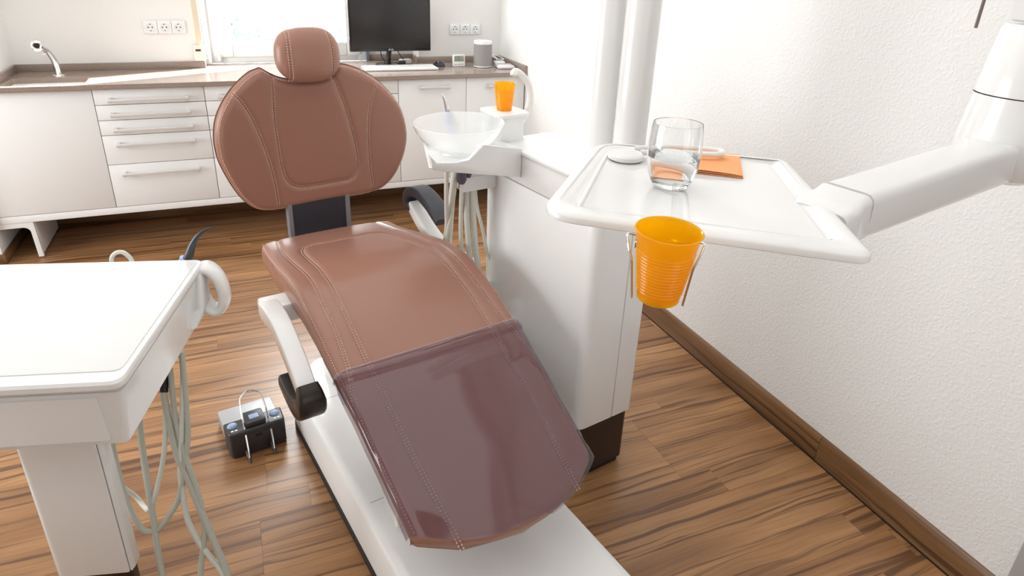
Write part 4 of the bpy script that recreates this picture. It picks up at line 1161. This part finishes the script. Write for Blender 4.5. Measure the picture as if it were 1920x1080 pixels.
# thickened upper hem
bm = B(); top = [v.co.copy() for v in []]
hem = []
for j in range(0, nc+1):
    q = -1.09+2.18*j/nc; aq = abs(q)
    p, tg, nn = pat(d0); w_ = interp(p.y, WT)+.004; u = w_*max(-1, min(1, q)); h = .0062
    if aq > .90: h -= .016*((min(aq, 1)-.90)/.10)**2
    if aq > 1: h -= (aq-1)*w_*1.35
    hem.append(Vector((ox(u), p.y, p.z))+nn*h)
tube(bm, hem[::3], .0016, 8, smooth=3); ft.add('hem', bm, m_hem)

# ================================================================== FOOT CONTROL
fcg = Group('foot_control', (.283, 1.95, 0), 'grey and black foot control pedal with wire bow on the floor', 'pedal', frame='unit')
fcg.add('foot_plate', prism(B(), rpr(.196, .375, 1.925, 2.075, .008), .006, .052, .004), m_silverplate)
hb = fcg.add('housing', prism(B(), round_poly([(.197, 1.862), (.375, 1.862), (.378, 1.935), (.192, 1.935)], [.018, .018, .006, .006], 5), .0, .098, .006, 3), m_charcoal)
fcg.add('rocker_switch', prism(B(), rpr(.252, .318, 1.872, 1.940, .01), .098, .116, .004), m_charcoal, hb)
fcg.add('switch_inlay', prism(B(), rpr(.270, .300, 1.890, 1.915, .004), .1155, .118, .001), m_blue, hb)
for u in (.217, .352):
    b = B(); bmesh.ops.create_uvsphere(b, u_segments=18, v_segments=10, radius=1)
    for v in b.verts: v.co = Vector((u+v.co.x*.017, 1.908+v.co.y*.015, .098+max(-.2, v.co.z)*.009))
    fcg.add('push_button', b, m_blue, hb)
    fcg.add('button_mark', rbox(u-.010, u-.002, 1.878, 1.884, .0975, .0986, r=.0003), m_sill, hb)
    fcg.add('button_mark', rbox(u+.002, u+.010, 1.878, 1.884, .0975, .0986, r=.0003), m_sill, hb)
fcg.add('battery_lid', rbox(.243, .33, 1.8605, 1.864, .025, .078, r=.001), m_charcoal, hb)
fcg.add('lid_latch', rbox(.276, .298, 1.8590, 1.863, .066, .074, r=.001), m_black, hb)
bow = [(.244, 1.826, .012), (.246, 1.848, .055), (.250, 1.90, .130), (.256, 1.95, .152), (.268, 1.972, .160), (.292, 1.982, .164), (.316, 1.972, .160), (.326, 1.95, .152), (.327, 1.90, .130), (.326, 1.852, .055), (.324, 1.830, .012)]
bm = B(); tube(bm, bow, .0032, 10, smooth=6); wb = fcg.add('wire_bow', bm, m_steel)
for u, v in ((.244, 1.826), (.324, 1.830)):
    bm = B(); tube(bm, [(u, v+.03, .022), (u, v+.010, .016), (u, v-.012, .006)], .006, 12, smooth=2, radii=[.008, .007, .0035]); fcg.add('bow_tip', bm, m_charcoal, wb)

# ================================================================== DELIVERY UNIT (left foreground)
du = Group('delivery_unit', (-.02, 0, 0), "white dentist's instrument table on a column, left foreground", 'dental unit', frame='delivery')
# column
du.add('column', prism(B(), round_poly([(-.100, -.105), (.059, -.105), (.059, -.055), (-.100, -.055)], [.02, .004, .01, .01], 5), .185, .64, .003), m_white)
du.add('column_panel', prism(B(), round_poly([(.0605, -.1045), (.067, -.090), (.067, -.06), (.0605, -.06)], [.003, .015, .01, .002], 4), .185, .64, .003), m_white)
du.add('column_foot', prism(B(), rpr(-.096, .060, -.098, -.06, .012), 0, .184), m_dark)
# body: stacked outlines
def stack(levels, n_r=6):
    bm = B(); rings = []
    for x0, x1, y0, y1, rr, z in levels:
        rings.append([bm.verts.new((x, y, z)) for x, y in round_poly([(x0, y0), (x1, y0), (x1, y1), (x0, y1)], rr, n_r)])
    for a, b in zip(rings[:-1], rings[1:]):
        for i in range(len(a)): bm.faces.new((a[i], a[(i+1) % len(a)], b[(i+1) % len(a)], b[i]))
    bm.faces.new(rings[0][::-1]); bm.faces.new(rings[-1]); return bm
X0 = -.40
hous = du.add('housing', stack([(X0+.03, .168, -.185, .275, .012, .640), (X0+.02, .178, -.204, .285, .014, .648), (X0, .194, -.2155, .292, .014, .772), (X0, .194, -.2155, .292, .014, .776)]), m_white)
du.add('band', stack([(X0+.003, .189, -.212, .290, .014, .776), (X0+.003, .189, -.212, .290, .014, .784), (X0-.002, .197, -.221, .294, .016, .784), (X0-.002, .197, -.221, .294, .016, .786)]), m_white)
top = du.add('table_top', stack([(X0-.004, .199, -.225, .296, .022, .786), (X0-.005, .2025, -.230, .298, .026, .792), (X0-.005, .2025, -.230, .298, .026, .802), (X0-.002, .200, -.226, .295, .026, .8075), (X0+.006, .195, -.214, .287, .026, .8095), (X0+.012, .192, -.196, .285, .026, .8085)]), m_white)
du.add('table_mat', stack([(X0+.02, .190, -.195, .281, .018, .8085), (X0+.02, .190, -.195, .281, .018, .8102), (X0+.021, .189, -.193, .280, .018, .811)]), mat('pale_silicone_mat', (.80, .80, .79), .5, var=.01))
du.add('front_panel', stack([(-.10, .150, -.2165, -.20, .003, .665), (-.10, .150, -.220, -.20, .003, .768)], 2), m_white)
# grab handle ring
ctr = [(.184, .778), (.203, .791), (.221, .783), (.236, .758), (.243, .722), (.241, .690), (.228, .671), (.210, .670), (.196, .688), (.186, .725)]
pts = spline([(a, 0, z) for a, z in ctr], 8, True)
P = [Vector((p.x, .283, p.z)) for p in pts]
bm = B(); n = len(P); rings = []
cc = Vector((.217, .283, .730))
for i in range(n):
    t = (P[(i+1) % n]-P[i-1]).normalized(); nn = Vector((t.z, 0, -t.x))
    if nn.dot(P[i]-cc) < 0: nn = -nn
    ring = []
    for a in range(16):
        A_ = 2*pi*a/16; ring.append(bm.verts.new(P[i]+nn*(.0135*cos(A_))+Vector((0, 1, 0))*.030*(abs(sin(A_))**.7)*math.copysign(1, sin(A_))))
    rings.append(ring)
for i in range(n):
    a, b = rings[i], rings[(i+1) % n]
    for k in range(16): bm.faces.new((a[k], a[(k+1) % 16], b[(k+1) % 16], b[k]))
du.add('grab_handle', bm, m_white, angle=60)
du.add('handle_fairing', stack([(.16, .192, .19, .29, .01, .665), (.16, .206, .225, .297, .012, .70), (.16, .208, .235, .299, .012, .775), (.16, .20, .245, .296, .012, .80)]), m_white2)
# hoses
H = dict(
 a=[(0.006, .06, .645), (0.010, 0.05, .52), (0.013, 0.042, .459), (0.023, 0.02, .403), (0.037, -0.006, .335), (0.052, -0.023, .291), (0.075, -0.038, .249), (0.096, -0.04, .24), (0.113, -0.037, .247), (0.144, -0.021, .284), (0.162, -0.006, .322), (0.177, 0.026, .403), (0.184, 0.046, .454), (0.183, 0.068, .51), (0.178, 0.117, .645)],
 b=[(0.070, .10, .645), (0.076, 0.062, .505), (0.081, 0.034, .432), (0.091, 0.0, .346), (0.101, -0.033, .259), (0.11, -0.067, .171), (0.115, -0.08, .11), (.11, -.09, .05), (.08, -.10, .041), (.05, -.11, .041)],
 c=[(0.130, .11, .645), (0.132, 0.084, .556), (0.135, 0.068, .513), (0.133, 0.042, .449), (0.123, 0.017, .386), (0.102, -0.013, .311), (0.080, 0.0, .271), (0.055, 0.030, .254), (0.03, .05, .27), (.01, .03, .33)],
 d=[(0.135, .11, .645), (0.135, 0.094, .58), (0.134, 0.082, .551), (0.143, 0.058, .487), (0.16, 0.026, .404), (0.184, 0.004, .345), (0.211, -0.025, .268), (0.239, -0.053, .19), (0.264, -0.08, .115), (.26, -.10, .04), (.22, -.11, .012), (.10, -.17, .012)],
 e=[(0.145, .12, .645), (0.15, 0.101, .597), (0.159, 0.058, .487), (0.182, 0.02, .389), (0.2, -0.003, .326), (0.21, -0.02, .282), (0.214, -0.041, .224), (0.205, -0.067, .159), (0.201, -0.08, .124), (.19, -.10, .05), (.15, -.13, .041)],
 f=[(0.176, 0.12, .645), (0.178, 0.101, .595), (0.171, 0.05, .467), (0.164, 0.017, .382), (0.168, -0.006, .321), (0.177, -0.03, .26), (0.201, -0.05, .203), (0.225, -0.063, .165), (0.254, -0.079, .119), (.27, -.11, .05), (.24, -.13, .011), (.15, -.18, .011)])
for kx, r, m in (('a', .0068, m_hose), ('b', .0074, m_hose), ('c', .0058, m_hosew), ('d', .0082, m_hose), ('e', .0066, m_hose), ('f', .0066, m_hosew)):
    bm = B(); tube(bm, H[kx], r, 12, smooth=6); du.add('hose', bm, m)
bm = B(); tube(bm, [(.135, .110, .66), (.135, .094, .58), (.134, .084, .556)], .0095, 14, smooth=2); du.add('hose_sleeve', bm, m_black)
# hose arch behind the rear edge
bm = B(); tube(bm, [(-.036, .325, .70), (-.033, .325, .785), (-.026, .325, .811), (-.008, .325, .821), (.008, .325, .812), (.018, .325, .786), (.024, .325, .70)], .0055, 12); du.add('hose', bm, m_hosew)
# black scaler handpiece parked behind the rear edge
g = Group('handpiece', (.16, .325, .70), 'tapered dark handpiece with curved tip behind the left instrument table', 'dental tool', frame='delivery')
bm = B(); tube(bm, [(.135, .325, .72), (.147, .325, .78), (.158, .325, .808), (.170, .325, .836), (.186, .325, .860), (.205, .325, .876), (.226, .325, .8835)], .008, 16, radii=[.012, .0125, .0115, .0085, .006, .004, .0018]); g.add('body', bm, mat('dark_steel_body', srgb(70, 70, 74), .25, metal=.5, var=.04))
bm = B(); tube(bm, [(.141, .325, .786), (.147, .325, .800)], .0132, 16, smooth=0); g.add('collar', bm, m_blue)
